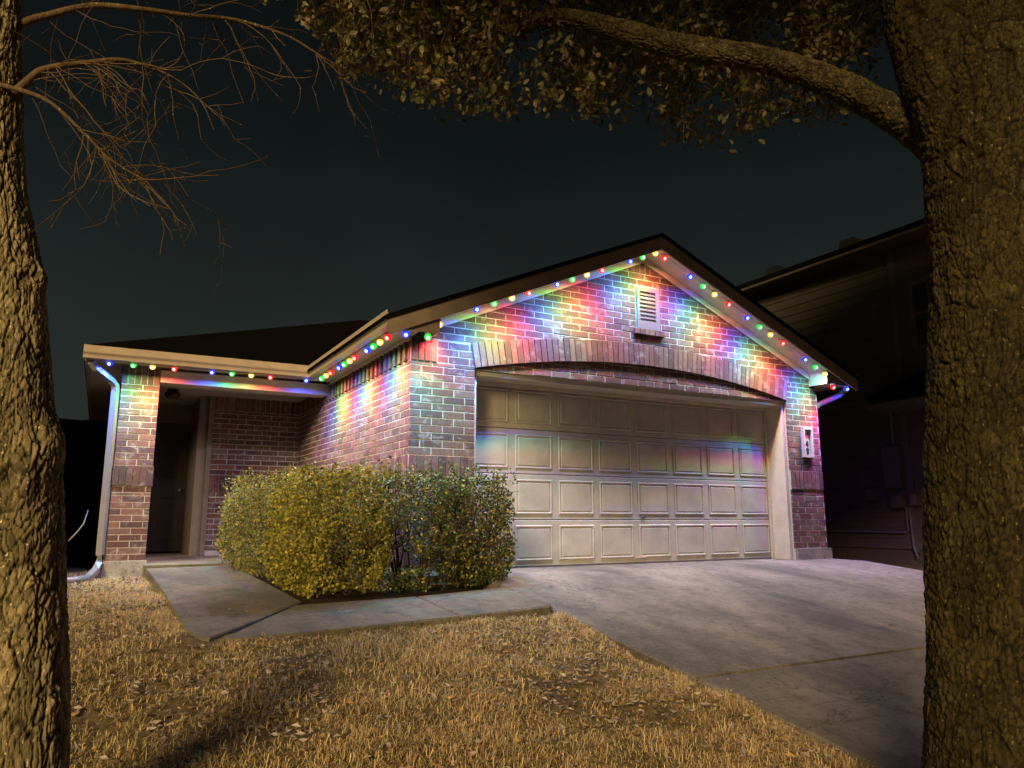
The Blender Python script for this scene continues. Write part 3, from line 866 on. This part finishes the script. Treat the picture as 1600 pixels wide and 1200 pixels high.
cable([(-2.95, 3.0, zp + .014), (-1.6, 3.0, zp + .016), (-.42, 3.0, zp + .014)], 'thin cable joining the lights under the porch eave')
cable([(-.27, 2.68, ZS - .007), (-.27, 1.2, ZS - .007), (-.27, -.10, ZS - .007)], 'thin cable joining the lights along the garage side eave')
cable([(.45, -.29, rake(.45, RZ) + .014), (3.12, -.29, rake(3.12, RZ) + .014)], 'thin cable joining the lights up the entry side of the gable')
cable([(3.16, -.29, rake(3.16, RZ) + .014), (6.13, -.29, rake(6.13, RZ) + .014)], 'thin cable joining the lights down the far side of the gable')

# ------------------------------------------------------------------ side fence and the neighbouring house, plus an added shade-casting one
FNY = 7.5; FNZ = float(on_y(122, 656, FNY)[2])
fence = empty('side_fence', (-4.4, FNY, -.2)); tag(fence, 'dark wooden plank fence behind the porch downspout', 'fence')
x = -7.4
while x < -2.75:
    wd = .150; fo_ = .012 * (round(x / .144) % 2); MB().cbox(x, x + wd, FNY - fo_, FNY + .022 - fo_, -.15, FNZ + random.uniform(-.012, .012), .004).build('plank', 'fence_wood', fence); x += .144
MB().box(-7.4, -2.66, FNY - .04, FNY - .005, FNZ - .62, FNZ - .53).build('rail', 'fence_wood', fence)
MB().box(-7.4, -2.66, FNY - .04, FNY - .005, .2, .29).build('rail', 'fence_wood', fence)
dp = MB(); dp.tube([(-2.80, 3.02, -.135), (-2.95, 2.9, -.15), (-3.4, 2.75, -.15), (-4.0, 2.62, -.15)], .045, 10); tag(dp.build('drain_pipe', 'spout_paint', smooth=True), 'grey drain pipe lying on the ground from the porch downspout', 'pipe')
st = MB(); st.tube([on_y(107, 845, 3.9), on_y(120, 832, 3.9), on_y(131, 818, 3.9), on_y(138, 797, 3.9)], [.010, .010, .009, .006], 6)
tag(st.build('dry_stick', 'lamp_housing', smooth=True), 'thin pale bent stick against the dark fence', 'stick')

NX = 9.0
nb = empty('neighbour_house', (NX, 3, -.2)); tag(nb, 'dark two-storey house with lap siding beyond the driveway', 'house')
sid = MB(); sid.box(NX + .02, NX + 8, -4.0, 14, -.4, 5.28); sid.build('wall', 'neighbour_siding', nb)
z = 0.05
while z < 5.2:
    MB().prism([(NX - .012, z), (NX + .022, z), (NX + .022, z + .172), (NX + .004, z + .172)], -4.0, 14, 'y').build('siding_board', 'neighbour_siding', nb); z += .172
MB().box(NX - .03, NX + .0, -4, 14, 2.52, 2.64).build('belt_trim', 'neighbour_trim', nb)
MB().box(NX - .04, NX + .0, .40, .50, 0, 5.2).build('corner_trim', 'neighbour_trim', nb)
nr = MB(); nr.hexa([(NX - .42, -4.4, 5.26), (NX + 4, -4.4, 7.0), (NX + 4, 14.4, 7.0), (NX - .42, 14.4, 5.26)], [(NX - .42, -4.4, 5.34), (NX + 4, -4.4, 7.08), (NX + 4, 14.4, 7.08), (NX - .42, 14.4, 5.34)])
nr.hexa([(NX + 4, -4.4, 7.0), (NX + 8.4, -4.4, 5.26), (NX + 8.4, 14.4, 5.26), (NX + 4, 14.4, 7.0)], [(NX + 4, -4.4, 7.08), (NX + 8.4, -4.4, 5.34), (NX + 8.4, 14.4, 5.34), (NX + 4, 14.4, 7.08)])
nro = nr.build('roof', 'shingle', nb)
MB().box(NX - .40, NX + .02, -4.3, 14.3, 5.20, 5.258).build('soffit', 'neighbour_trim', nb)
for y in (.95, 2.7):
    MB().hexa([(NX - .25, y, 5.30), (NX + .15, y, 5.30), (NX + .15, y + .36, 5.30), (NX - .25, y + .36, 5.30)], [(NX - .22, y + .04, 5.56), (NX + .12, y + .04, 5.56), (NX + .12, y + .32, 5.56), (NX - .22, y + .32, 5.56)]).build('roof_vent', 'black_metal', nro)
wf = MB(); wf.box(NX - .05, NX - .014, -1.05, .16, 4.42, 4.52); wf.box(NX - .05, NX - .014, -1.05, .16, 3.30, 3.38); wf.box(NX - .05, NX - .014, .08, .16, 3.38, 4.42); wf.box(NX - .05, NX - .014, -1.05, -.97, 3.38, 4.42); wf.box(NX - .045, NX - .014, -.97, .08, 3.89, 3.95)
win = wf.build('window', 'neighbour_trim', nb)
MB().box(NX - .03, NX - .016, -.968, .078, 3.382, 3.888).build('pane', 'dark_glass', win); MB().box(NX - .03, NX - .016, -.968, .078, 3.952, 4.418).build('pane', 'dark_glass', win)
MB().hexa([(NX - .75, -4.2, 2.40), (NX - .75, .55, 2.40), (NX - .014, .55, 2.40), (NX - .014, -4.2, 2.40)], [(NX - .75, -4.2, 2.52), (NX - .75, .62, 2.52), (NX - .034, .1, 2.92), (NX - .034, -4.2, 2.92)]).build('porch_roof', 'shingle', nb)
MB().box(NX - .76, NX - .04, -4.2, .63, 2.30, 2.40).build('porch_fascia', 'neighbour_trim', nb)
for (a, b, c, d, nm) in ((.55, .85, 1.05, 1.75, 'breaker_box'), (1.05, 1.22, .85, 1.05, 'meter_box'), (.56, .76, .72, .93, 'junction_box'), (.30, .42, .75, .95, 'cable_box')):
    MB().cbox(NX - .14, NX - .013, a, b, c, d, .012).build(nm, 'neighbour_trim', nb)
MB().tube([(NX - .05, .68, 2.4), (NX - .05, .68, 1.76)], .022, 8).build('conduit', 'grey_metal', nb)
MB().tube([(NX - .05, .55, .73), (NX - .05, .55, .36), (NX - .05, .60, .32), (NX - .05, 3.0, .32)], .018, 8).build('conduit', 'grey_metal', nb)
MB().tube([(NX - .05, .5, .73), (NX - .05, .48, .1), (NX - .05, .42, -.1)], .018, 8).build('conduit', 'grey_metal', nb)

shade_house = empty('neighbour_house', (-9.5, 6, -.2)); tag(shade_house, 'unseen two-storey house added past the bare tree to cast shade', 'house')  # added out of frame so the fence and left eave fall in shade
MB().box(-13, -6.2, .6, 13, -.4, 5.2).build('wall', 'neighbour_siding', shade_house)
MB().prism([(-13.4, 5.16), (-5.85, 5.16), (-5.85, 5.24), (-9.6, 7.1), (-13.4, 5.24)], .2, 13.4, 'y').build('roof', 'shingle', shade_house)

# ------------------------------------------------------------------ trees
def hash2(i, j, s):
    v = np.sin(i * 127.1 + j * 311.7 + s * 74.7) * 43758.5453
    return v - np.floor(v)


def worley(u, v, nu, seed=0):
    """F1 and F2 on a jittered grid, periodic in u with nu cells"""
    iu = np.floor(u); iv = np.floor(v); f1 = np.full(u.shape, 9.); f2 = np.full(u.shape, 9.); cid = np.zeros(u.shape)
    for a in (-1, 0, 1):
        for b in (-1, 0, 1):
            cu, cv = iu + a, iv + b; h = np.mod(cu, nu)
            px_ = cu + .1 + .8 * hash2(h, cv, seed); py_ = cv + .1 + .8 * hash2(h, cv, seed + 3)
            d = np.hypot(u - px_, v - py_); near = d < f1
            cid = np.where(near, hash2(h, cv, seed + 9), cid)
            f2 = np.where(near, f1, np.minimum(f2, d)); f1 = np.where(near, d, f1)
    return f1, f2, cid


def vnoise(x, y, seed=0):
    i, j = np.floor(x), np.floor(y); a, b = x - i, y - j; a = a * a * (3 - 2 * a); b = b * b * (3 - 2 * b)
    return (hash2(i, j, seed) * (1 - a) + hash2(i + 1, j, seed) * a) * (1 - b) + (hash2(i, j + 1, seed) * (1 - a) + hash2(i + 1, j + 1, seed) * a) * b


def spline(P, n):
    P = np.array(P, float); k = len(P); t = np.linspace(0, k - 1, n); i = np.minimum(t.astype(int), k - 2); f = (t - i)[:, None]
    p0 = P[np.maximum(i - 1, 0)]; p1 = P[i]; p2 = P[i + 1]; p3 = P[np.minimum(i + 2, k - 1)]
    return .5 * (2 * p1 + (p2 - p0) * f + (2 * p0 - 5 * p1 + 4 * p2 - p3) * f ** 2 + (3 * p1 - p0 - 3 * p2 + p3) * f ** 3)


def bark_tube(name, mat, parent, pts, rad, nu, nv, cell, amp, seed=0, bumps=(), wob=.03, gw=.38):
    """a limb with modelled bark plates; bumps: (point, size, height)"""
    C = spline(np.c_[np.array(pts, float), np.array(rad, float)], nv); R = C[:, 3]; C = C[:, :3]
    T = np.gradient(C, axis=0); T /= np.linalg.norm(T, axis=1)[:, None]
    a0 = np.array([1., 0, 0]) if abs(T[0][0]) < .8 else np.array([0, 1., 0])
    s = np.cross(T[0], a0); s /= np.linalg.norm(s); Sv = []
    for k in range(nv):
        s = s - T[k] * (s @ T[k]); s /= np.linalg.norm(s); Sv.append(s)
    Sv = np.array(Sv); Bv = np.cross(T, Sv)
    L = np.r_[0, np.cumsum(np.linalg.norm(np.diff(C, axis=0), axis=1))]
    th = np.arange(nu) / nu * 2 * math.pi; TH, LL = np.meshgrid(th, L)
    ncell = max(4, int(2 * math.pi * R.mean() / cell[0]))
    u = TH / (2 * math.pi) * ncell; v = LL / cell[1]
    wu = u + 1.5 * (vnoise(np.cos(TH) * 2 + 9, np.sin(TH) * 2 + LL * 9, seed) - .5) + 1.1 * (vnoise(np.cos(TH) * 6 + 9, np.sin(TH) * 6 + LL * 26, seed + 1) - .5)
    f1, f2, cid = worley(np.mod(wu, ncell), v + 1.6 * (vnoise(np.cos(TH) * 5 + 5, np.sin(TH) * 5 + LL * 14, seed + 2) - .5), ncell, seed)
    g = np.clip((f2 - f1) / gw, 0, 1); g = g * g * (3 - 2 * g)
    n2 = max(3, ncell // 4)
    a1, a2, c2 = worley(np.mod(wu * n2 / ncell, n2), v * cell[1] / (cell[1] * 3.2 + .05) + .9 * (vnoise(np.cos(TH) * 3 + 2, np.sin(TH) * 3 + LL * 6, seed + 12) - .5), n2, seed + 20)
    g2 = np.clip((a2 - a1) / .13, 0, 1); g2 = g2 * g2 * (3 - 2 * g2)
    h = amp * (g * (.65 + .6 * cid) - .6) + amp * 1.1 * (g2 * (.6 + .8 * c2) - .7)
    h += amp * .9 * (vnoise(np.cos(TH) * 16 + 30, np.sin(TH) * 16 + LL * 70, seed + 5) - .5) + amp * .6 * (vnoise(np.cos(TH) * 34 + 30, np.sin(TH) * 34 + LL * 150, seed + 6) - .5)
    h += wob * R[:, None] * 2 * (vnoise(np.cos(TH) * 1.3 + 3, np.sin(TH) * 1.3 + LL * 3.0, seed + 7) - .5)
    D = np.cos(TH)[..., None] * Sv[:, None] + np.sin(TH)[..., None] * Bv[:, None]
    P = C[:, None] + D * (R[:, None] + h)[..., None]
    for bp, size, hh in bumps:
        d = np.linalg.norm(P - np.array(bp), axis=2) / size
        P += D * (hh * np.exp(-d * d))[..., None]
    tint = ((.20 + .85 * g * (.65 + .7 * cid)) * (.35 + .65 * g2) * (.75 + .5 * c2))[..., None] * np.ones(3)
    i = np.arange(nu * nv).reshape(nv, nu); F = np.stack([i[:-1], np.roll(i[:-1], -1, 1), np.roll(i[1:], -1, 1), i[1:]], -1).reshape(-1, 4)
    return link(name, np_mesh(name, P.reshape(-1, 3), F, mat, tint.reshape(-1, 3), True), parent)


def leaf_mesh(name, cen, size, tints, mat, flat=0.0, aspect=.5, parent=None, down=0.0):
    n = len(cen); size = np.broadcast_to(size, (n,))[:, None]
    a = RNG.normal(size=(n, 3)); a[:, 2] -= down; a /= np.linalg.norm(a, axis=1)[:, None]
    b = RNG.normal(size=(n, 3)); b[:, 2] *= (1 - flat); b -= a * (a * b).sum(1)[:, None]; b /= np.linalg.norm(b, axis=1)[:, None]
    nn = np.cross(a, b)
    hw = size * aspect * .5
    V = np.stack([cen, cen + a * size * .30 + b * hw * .8 + nn * size * .06, cen + a * size * .68 + b * hw + nn * size * .10, cen + a * size, cen + a * size * .68 - b * hw + nn * size * .10, cen + a * size * .30 - b * hw * .8 + nn * size * .06], 1)
    F = np.arange(n * 6).reshape(n, 6)
    me = np_mesh(name, V.reshape(-1, 3), F, mat, np.repeat(tints, 6, 0)); return link(name, me, parent)


# --- the big live oak at the driveway edge
OH = 2.52
ob_ = at(1585, 1130, OH)
oak = empty('oak_tree', (ob_[0], ob_[1], float(gz(ob_[1])))); tag(oak, 'thick live oak with rough bark and a leafy limb reaching over the lawn', 'tree')
tr = [at(1600, 1420, OH), at(1592, 1250, OH), at(1585, 1000, OH), at(1579, 700, OH), at(1575, 450, OH), at(1570, 250, OH), at(1560, 120, OH), at(1552, 10, OH)]
bark_tube('trunk', 'oak_bark', oak, tr, [.32, .262, .250, .246, .244, .262, .285, .23], 400, 680, (.014, .033), .0068, 1, gw=.22)
bark_tube('leader', 'oak_bark', oak, [at(1520, 260, OH), at(1478, 130, OH), at(1440, 0, OH), at(1410, -160, OH + .1), at(1380, -420, OH + .2)], [.10, .142, .135, .125, .10], 200, 360, (.014, .026), .0065, 4, gw=.2)
bark_tube('leader', 'oak_bark', oak, [at(1590, 200, OH), at(1610, 60, OH - .05), at(1640, -100, OH), at(1690, -400, OH + .3)], [.18, .17, .15, .11], 200, 360, (.014, .026), .0065, 5, gw=.2)
lp = [(1520, 285, 2.72), (1452, 218, 2.69), (1385, 172, 2.65), (1310, 134, 2.62), (1230, 103, 2.62), (1150, 85, 2.6), (1060, 72, 2.66), (970, 48, 2.72), (890, 28, 2.8), (840, 33, 2.86), (800, 48, 2.9), (765, 28, 2.95), (730, -5, 3.0), (690, -60, 3.1)]
bark_tube('limb', 'limb_bark', oak, [at(*p) for p in lp], [.085, .070, .060, .054, .047, .044, .045, .040, .032, .028, .023, .018, .014, .010], 110, 560, (.016, .017), .0045, 8, gw=.25)

bx = [380, 430, 480, 540, 620, 700, 730, 800, 850, 900, 950, 1000, 1040, 1080, 1120, 1180, 1240, 1300, 1335, 1370, 1420]
by = [-40, 10, 35, 112, 130, 165, 185, 172, 160, 172, 180, 165, 200, 228, 222, 200, 182, 178, 165, 90, 60]
cl = []; tw = MB()
def hang(px_, py_, h, nleaf, spread):
    c = at(px_, py_, h); top = c + np.array([random.uniform(-.12, .12), random.uniform(-.12, .12), random.uniform(.12, .35)])
    mid = (c + top) / 2 + np.array([random.uniform(-.05, .05), random.uniform(-.05, .05), 0])
    tw.tube([top, mid, c], [.0028, .002, .0014], 4, False, (.4, .36, .3))
    k = RNG.random(nleaf)[:, None]; q = top * (1 - k) + c * k
    return q + RNG.normal(size=(nleaf, 3)) * spread * np.array([1, 1, .9])


for i in range(4200):
    px_ = random.uniform(400, 1480); lim = float(np.interp(px_, bx, by)) + 14 * math.sin(px_ * .11) + 10 * math.sin(px_ * .047 + 2)
    e = random.random() ** .8
    py_ = lim - 12 - e * (lim + 170)
    if vnoise(np.array(px_ / 55.), np.array(py_ / 45.), 3) < .36: continue
    cl.append(hang(px_, py_, random.uniform(2.75, 4.6), random.randint(12, 26), .048))
for i in range(130):
    px_ = random.uniform(470, 1340); lim = float(np.interp(px_, bx, by)) + 8
    cl.append(hang(px_, lim - random.uniform(0, 12), random.uniform(2.8, 3.8), random.randint(12, 22), .034))
cen = np.concatenate(cl); n = len(cen)
g = RNG.random((n, 1)); tn = np.array([.095, .088, .032]) * (.55 + .9 * RNG.random((n, 1))); tn = np.where(g > .86, np.array([.20, .14, .06]) * (.7 + .5 * RNG.random((n, 1))), tn)
leaf_mesh('crown', cen, .025 + .020 * RNG.random(n), tn, 'leaf', aspect=.52, parent=oak, down=.5)
# the rest of the crown, above and behind the photographer, shaped for its shade
m_ = 60000; P = RNG.random((m_ * 5, 3)) * np.array([12, 11, 7.0]) + np.array([-5.2, -12.5, 3.3])
dd = ((P[:, 0] - .7) / 5.2) ** 2 + ((P[:, 1] + 7.2) / 5.0) ** 2 + ((P[:, 2] - 6.0) / 4.0) ** 2
shade_lobe = ((P[:, 0] + 2.6) / 2.3) ** 2 + ((P[:, 1] + 6.1) / 1.5) ** 2 + ((P[:, 2] - 4.7) / .85) ** 2  # low unseen part added to throw dappled shade on the garage door
P = P[(dd < 1) | (shade_lobe < 1)]; cn = vnoise(P[:, 0] * 1.1 + 40, P[:, 1] * 1.1 + P[:, 2] * 1.6, 21); P = P[(cn > .33) & (P[:, 2] > 3.3 + .35 * np.clip(-6.5 - P[:, 1], 0, 9))]
q = proj(P); inview = ((P - CAM) @ FW > 0) & (q[:, 1] > -70) & (q[:, 0] > -60) & (q[:, 0] < 1660); P = P[~inview][:m_]
tn = np.array([.07, .07, .028]) * (.6 + .8 * RNG.random((len(P), 1)))
leaf_mesh('crown', P, .13 + .06 * RNG.random(len(P)), tn, 'leaf', aspect=.6, parent=oak)
tw.build('twigs', 'twig_bark', oak, recalc=False)['kind'] = 'stuff'

# --- the bare tree at the left
LH = 2.6
lb = at(0, 1150, LH)
bare = empty('bare_tree', (lb[0], lb[1], float(gz(lb[1])))); tag(bare, 'leafless tree with knotted furrowed trunk beside the lawn', 'tree')
tp = [(26, 1500, .20), (25, 1280, .152), (24, 1000, .146), (22, 800, .146), (14, 620, .136), (4, 430, .122), (-10, 280, .098), (-10, 120, .088), (-8, 0, .082), (-12, -200, .07), (-30, -500, .05)]
c0 = lambda x, y, d: at(x, y, LH - d)
bark_tube('trunk', 'pale_bark', bare, [at(a, b, LH) for a, b, r in tp], [r for a, b, r in tp], 300, 680, (.015, .085), .0065, 31,
          bumps=[(at(88, 690, LH), .08, .030), (at(60, 730, LH - .10), .10, .018), (at(8, 745, LH - .14), .07, .040), (at(8, 745, LH - .16), .036, -.065), (at(68, 432, LH), .05, .03), (at(30, 640, LH - .16), .05, .012)], wob=.05, gw=.17)
twg = MB()


def grow(p, d, length, r, depth, droop):
    n = max(3, int(length / .045)); pts = [np.array(p)]; d = np.array(d, float); d /= np.linalg.norm(d)
    for k in range(n):
        d = d + RNG.normal(size=3) * .17 + np.array([0, 0, -droop]); d /= np.linalg.norm(d)
        pts.append(pts[-1] + d * length / n)
    twg.tube(pts, list(np.linspace(r, r * .45, len(pts))), 4 if r < .004 else 5, False, (.9, .8, .7))
    if depth > 0:
        for k in range(1, len(pts)):
            if random.random() < (.26 if depth > 1 else .22):
                dd_ = pts[k] - pts[k - 1]; dd_ = dd_ / np.linalg.norm(dd_) + RNG.normal(size=3) * .75
                grow(pts[k], dd_, length * random.uniform(.25, .55), r * .62, depth - 1, droop * .8)


def limb(pxs, r0, r1, n, tl, seed):
    P = spline([at(a, b, h) for a, b, h in pxs], 40)
    rr = np.linspace(r0, r1, 40)
    bl = MB(); bl.tube(list(P), list(rr), 10, True, (.75, .68, .62)); bl.build('limb', 'twig_bark', bare, True)
    for i in range(n):
        k = random.randint(8, 39); t_ = P[min(k + 1, 39)] - P[k - 1]; t_ /= np.linalg.norm(t_)
        grow(P[k], t_ * .8 + np.array([0, 0, -.55]) + RNG.normal(size=3) * .55, tl * random.uniform(.45, 1.1), random.uniform(.0016, .0030), 2, .035)


limb([(-15, 180, 2.6), (42, 128, 2.58), (70, 108, 2.58), (133, 98, 2.6), (196, 94, 2.62), (262, 116, 2.66)], .018, .004, 26, .50, 1)
limb([(-20, 110, 2.6), (28, 43, 2.62), (80, 23, 2.66), (147, 9, 2.7), (224, 15, 2.76), (290, 24, 2.85), (367, 31, 2.95), (448, 56, 3.05), (500, 87, 3.1), (545, 112, 3.15)], .018, .003, 24, .44, 2)
limb([(-10, 130, 2.55), (45, 145, 2.5), (84, 164, 2.48), (140, 217, 2.46), (171, 248, 2.46), (225, 282, 2.5)], .010, .003, 22, .46, 3)
limb([(-20, -120, 2.6), (60, -90, 2.8), (180, -60, 3.0), (300, -50, 3.3), (420, -20, 3.6)], .02, .004, 14, .42, 4)
twg.build('twigs', 'twig_bark', bare, recalc=False)['kind'] = 'stuff'

# ------------------------------------------------------------------ shrubs round the garage corner
def shrub(label, c, r, zb, zt_, nleaf, base, hollow=None, seed=0, nstem=14):
    e = empty('shrub', (c[0], c[1], zb)); tag(e, label, 'shrub', 'shrubs round the garage corner')
    sm = MB()
    tips = []
    for k in range(nstem):
        a = random.uniform(0, 6.283); q = math.sqrt(random.random()); bx_ = c[0] + .25 * r[0] * math.cos(a); by_ = c[1] + .3 * r[1] * math.sin(a)
        tx, ty = c[0] + .85 * q * r[0] * math.cos(a), c[1] + .85 * q * r[1] * math.sin(a); tz = zt_ - random.uniform(.05, .25)
        p = [np.array([bx_ + (tx - bx_) * f + random.uniform(-.03, .03), by_ + (ty - by_) * f + random.uniform(-.03, .03), zb + (tz - zb) * f]) for f in (0, .2, .4, .6, .8, 1)]
        sm.tube(p, [.012, .011, .009, .007, .005, .003], 5, False, (.45, .4, .35))
        for f in range(2, 6):
            for s_ in range(3):
                d = np.array([random.uniform(-.22, .22), random.uniform(-.22, .22), random.uniform(.02, .2)])
                sm.tube([p[f], p[f] + d * .6 + RNG.normal(size=3) * .012, p[f] + d], [.004, .003, .0015], 4, False, (.5, .45, .4))
    sm.build('stems', 'twig_bark', e, recalc=False)
    N = nleaf * 3; u = RNG.random((N, 3)) * 2 - 1
    m = (np.abs(u[:, 0]) ** 3.4 + np.abs(u[:, 1]) ** 3.4 + np.abs(u[:, 2]) ** 4.0)
    sh_ = m < 1 + .25 * (vnoise(u[:, 0] * 4 + seed, u[:, 1] * 4 + u[:, 2] * 3, seed) - .5)
    u = u[sh_]; m = m[sh_]
    keep = RNG.random(len(u)) < .22 + .78 * np.clip(m, 0, 1) ** 1.2; u = u[keep]
    P = np.stack([c[0] + u[:, 0] * r[0], c[1] + u[:, 1] * r[1], (zb + zt_) / 2 + u[:, 2] * (zt_ - zb) / 2], -1)
    nz = vnoise(P[:, 0] * 9 + seed * 7, P[:, 1] * 9 + P[:, 2] * 11, seed + 1); P = P[nz > .39]
    if hollow: P = P[hollow(P)]
    P = P[:nleaf]
    # loose sprigs above the clipped top
    sp = []
    for k in range(int(85 * r[0] * r[1] / .3)):
        x_, y_ = c[0] + random.uniform(-.9, .9) * r[0], c[1] + random.uniform(-.9, .9) * r[1]; hgt = random.uniform(.02, .13); tt = np.linspace(0, 1, 12)[:, None]
        dv = np.array([random.uniform(-.05, .05), random.uniform(-.05, .05), hgt]); sp.append(np.array([x_, y_, zt_ - .05]) + dv * tt * 1.3 + RNG.normal(size=(12, 3)) * .010)
    P = np.concatenate([P] + sp); n = len(P)
    f = RNG.random((n, 1)); t_ = np.array(base) * (.35 + 1.0 * RNG.random((n, 1))); t_ = np.where(f > .86, np.array([.42, .34, .05]) * (.7 + .5 * RNG.random((n, 1))), t_)
    leaf_mesh('foliage', P, .020 + .019 * RNG.random(n), t_, 'leaf', aspect=.66, parent=e)


GRN = (.165, .165, .035)  # base colours below carry the light: golden where lamplit, darker on the shaded right
shrub('dense yellow-green shrub nearest the porch, pressed to the side wall', (-.82, 2.0), (.66, 1.25), -.09, .97, 26000, GRN, seed=3)
shrub('dense shrub at the bend of the walk, coloured golden as if lamplit', (-.86, -.12), (.47, .95), -.12, .98, 27000, (.235, .215, .03), seed=11)
shrub('sparse leggy shrub in front of the garage corner showing bricks through it', (-.12, -.50), (.52, .40), -.10, .97, 13000, (.11, .12, .04),
      hollow=lambda P: (P[:, 2] > .56 + .25 * (vnoise(P[:, 0] * 6, P[:, 1] * 6, 9) - .5)) | (vnoise(P[:, 0] * 7 + 3, P[:, 2] * 6, 14) > .42), seed=17, nstem=12)
shrub('green shrub overlapping the corner of the garage door', (.50, -.52), (.36, .38), -.09, .96, 13000, (.105, .115, .038), seed=23)

# ------------------------------------------------------------------ dry grass and fallen leaves
def on_lawn(x, y):
    hard = (x > DX0 - .03) & (x < DX1 + .03) & (y < .2)
    hard |= (x > -2.19) & (x < -1.2) & (y > -2.03 + .5 * np.clip(-2.07 - x, 0, 1)) & (y < 3.1)
    hard |= (x > -2.03) & (x < .6) & (y > -2.05) & (y < -1.0)
    hard |= (x > -1.25) & (y > -1.06) & (x < 6.6)
    hard |= (x > -2.75) & (y > 3.1)
    return ~hard


def scatter(n, x0, x1, y0, y1, power=1.0):
    x = x0 + (x1 - x0) * RNG.random(n); y = y0 + (y1 - y0) * RNG.random(n) ** power; k = on_lawn(x, y); return x[k], y[k]


x, y = scatter(380000, -5.0, .60, -6.2, 4.4, 1.0)
ne = 9000
ex = np.r_[.565 - .09 * RNG.random(ne) ** 2, -2.05 + 2.6 * RNG.random(ne // 2), -2.19 - .08 * RNG.random(ne // 2) ** 2]
ey = np.r_[-6 + 4 * RNG.random(ne), -2.045 - .09 * RNG.random(ne // 2) ** 2, -1.8 + 4.8 * RNG.random(ne // 2)]
x = np.r_[x, ex]; y = np.r_[y, ey]
dn = vnoise(x * 2.6, y * 2.6, 40) * .55 + vnoise(x * 8.3, y * 8.3, 41) * .45
k = RNG.random(len(x)) < np.clip((dn - .16) * 2.8, .10, 1); x, y = x[k], y[k]; dn = dn[k]
cx = np.round(x * 22 + .35 * np.sin(y * 31)) / 22; cy = np.round(y * 22 + .35 * np.sin(x * 37)) / 22
x = x * .55 + cx * .45; y = y * .55 + cy * .45
n = len(x); z = gz(y) + lump(x, y) - .008
H = (.022 + .060 * RNG.random(n) ** 1.8) * (.45 + 1.05 * dn); az = RNG.random(n) * 6.283; ln = np.where(RNG.random(n) < .55, 1.2 + 1.0 * RNG.random(n), .2 + .9 * RNG.random(n))
d = np.stack([np.cos(az), np.sin(az)], -1); pw_ = np.stack([-d[:, 1], d[:, 0]], -1) * (.0010 + .0014 * RNG.random((n, 1)))
B = np.stack([x, y, z], -1)
def off(a, zz): return np.c_[a, zz]
V = np.stack([B + off(pw_, np.zeros(n)), B - off(pw_, np.zeros(n)), B + off(d * (H * ln * .35)[:, None] - pw_ * .8, H * .62), B + off(d * (H * ln * .35)[:, None] + pw_ * .8, H * .62), B + off(d * (H * ln)[:, None], H * (1.05 - .42 * ln))], 1)
i5 = np.arange(n)[:, None] * 5
F = np.concatenate([i5 + np.array([[0, 1, 2]]), i5 + np.array([[0, 2, 3]]), i5 + np.array([[3, 2, 4]])])
r_ = RNG.random((n, 1)); tn = np.where(r_ > .42, np.array([.72, .57, .29]), np.array([.52, .38, .17])) * (.6 + .65 * RNG.random((n, 1))); tn = np.where(r_ > .88, np.array([.52, .44, .27]), tn); tn = np.where(r_ > .96, np.array([.17, .16, .05]), tn); tn = np.where(r_ < .12, np.array([.17, .12, .07]), tn)
go = link('dry_grass', np_mesh('dry_grass', V.reshape(-1, 3), F, 'blade', np.repeat(tn, 5, 0))); tag(go, 'tufts of dry straw-coloured grass over the front lawn', kind='stuff')

x, y = scatter(25000, -5.0, .62, -6.0, 3.6)
kk = RNG.random(len(x)) < .25 + .9 * (vnoise(x * 2.2 + 5, y * 2.2, 60) > .5); x, y = x[kk], y[kk]
n = len(x); cen = np.stack([x, y, gz(y) + lump(x, y) + .012 + .030 * RNG.random(n)], -1)
r_ = RNG.random((n, 1)); tn = np.where(r_ > .55, np.array([.36, .31, .27]), np.array([.20, .14, .085])) * (.6 + .8 * RNG.random((n, 1))); tn = np.where(r_ > .93, np.array([.42, .28, .10]), tn)
a = RNG.normal(size=(n, 3)) * np.array([1, 1, .22]); a /= np.linalg.norm(a, axis=1)[:, None]; b = RNG.normal(size=(n, 3)) * np.array([1, 1, .35]); b -= a * (a * b).sum(1)[:, None]; b /= np.linalg.norm(b, axis=1)[:, None]
sz = (.028 + .028 * RNG.random((n, 1))); nn = np.cross(a, b)
V = np.stack([cen, cen + a * sz * .5 + b * sz * .24 + nn * sz * .14, cen + a * sz, cen + a * sz * .5 - b * sz * .24 + nn * sz * .14], 1)
lo_ = link('fallen_leaves', np_mesh('fallen_leaves', V.reshape(-1, 3), np.arange(n * 4).reshape(n, 4), 'leaf', np.repeat(tn, 4, 0))); tag(lo_, 'curled brown oak leaves lying among the dry grass', kind='stuff')
hp = []
for i in range(22):
    lx = random.uniform(.7, 3.6); ly = random.uniform(-5.2, -.6); hp.append((lx, ly, float(dz(ly)) + .006))
for i in range(16):
    ly = random.uniform(-1.6, 2.4); hp.append((random.uniform(-2.1, -1.3), ly, -.03 - .045 * (3 - ly) / 2.5 * .75))
hp = np.array(hp); leaf_tint = np.array([.24, .17, .09]) * (.5 + .9 * RNG.random((len(hp), 1)))
pl2 = leaf_mesh('scattered_leaves', hp, .04 + .02 * RNG.random(len(hp)), leaf_tint, 'leaf', flat=.2, aspect=.5)
co = np.empty(len(pl2.data.vertices) * 3, np.float32); pl2.data.vertices.foreach_get('co', co); co = co.reshape(-1, 6, 3); co[:, :, 2] = hp[:, None, 2] + np.abs(co[:, :, 2] - hp[:, None, 2]) * .18; pl2.data.vertices.foreach_set('co', co.ravel()); pl2.data.update(); tag(pl2, 'few dry leaves blown onto the driveway and walk', kind='stuff')
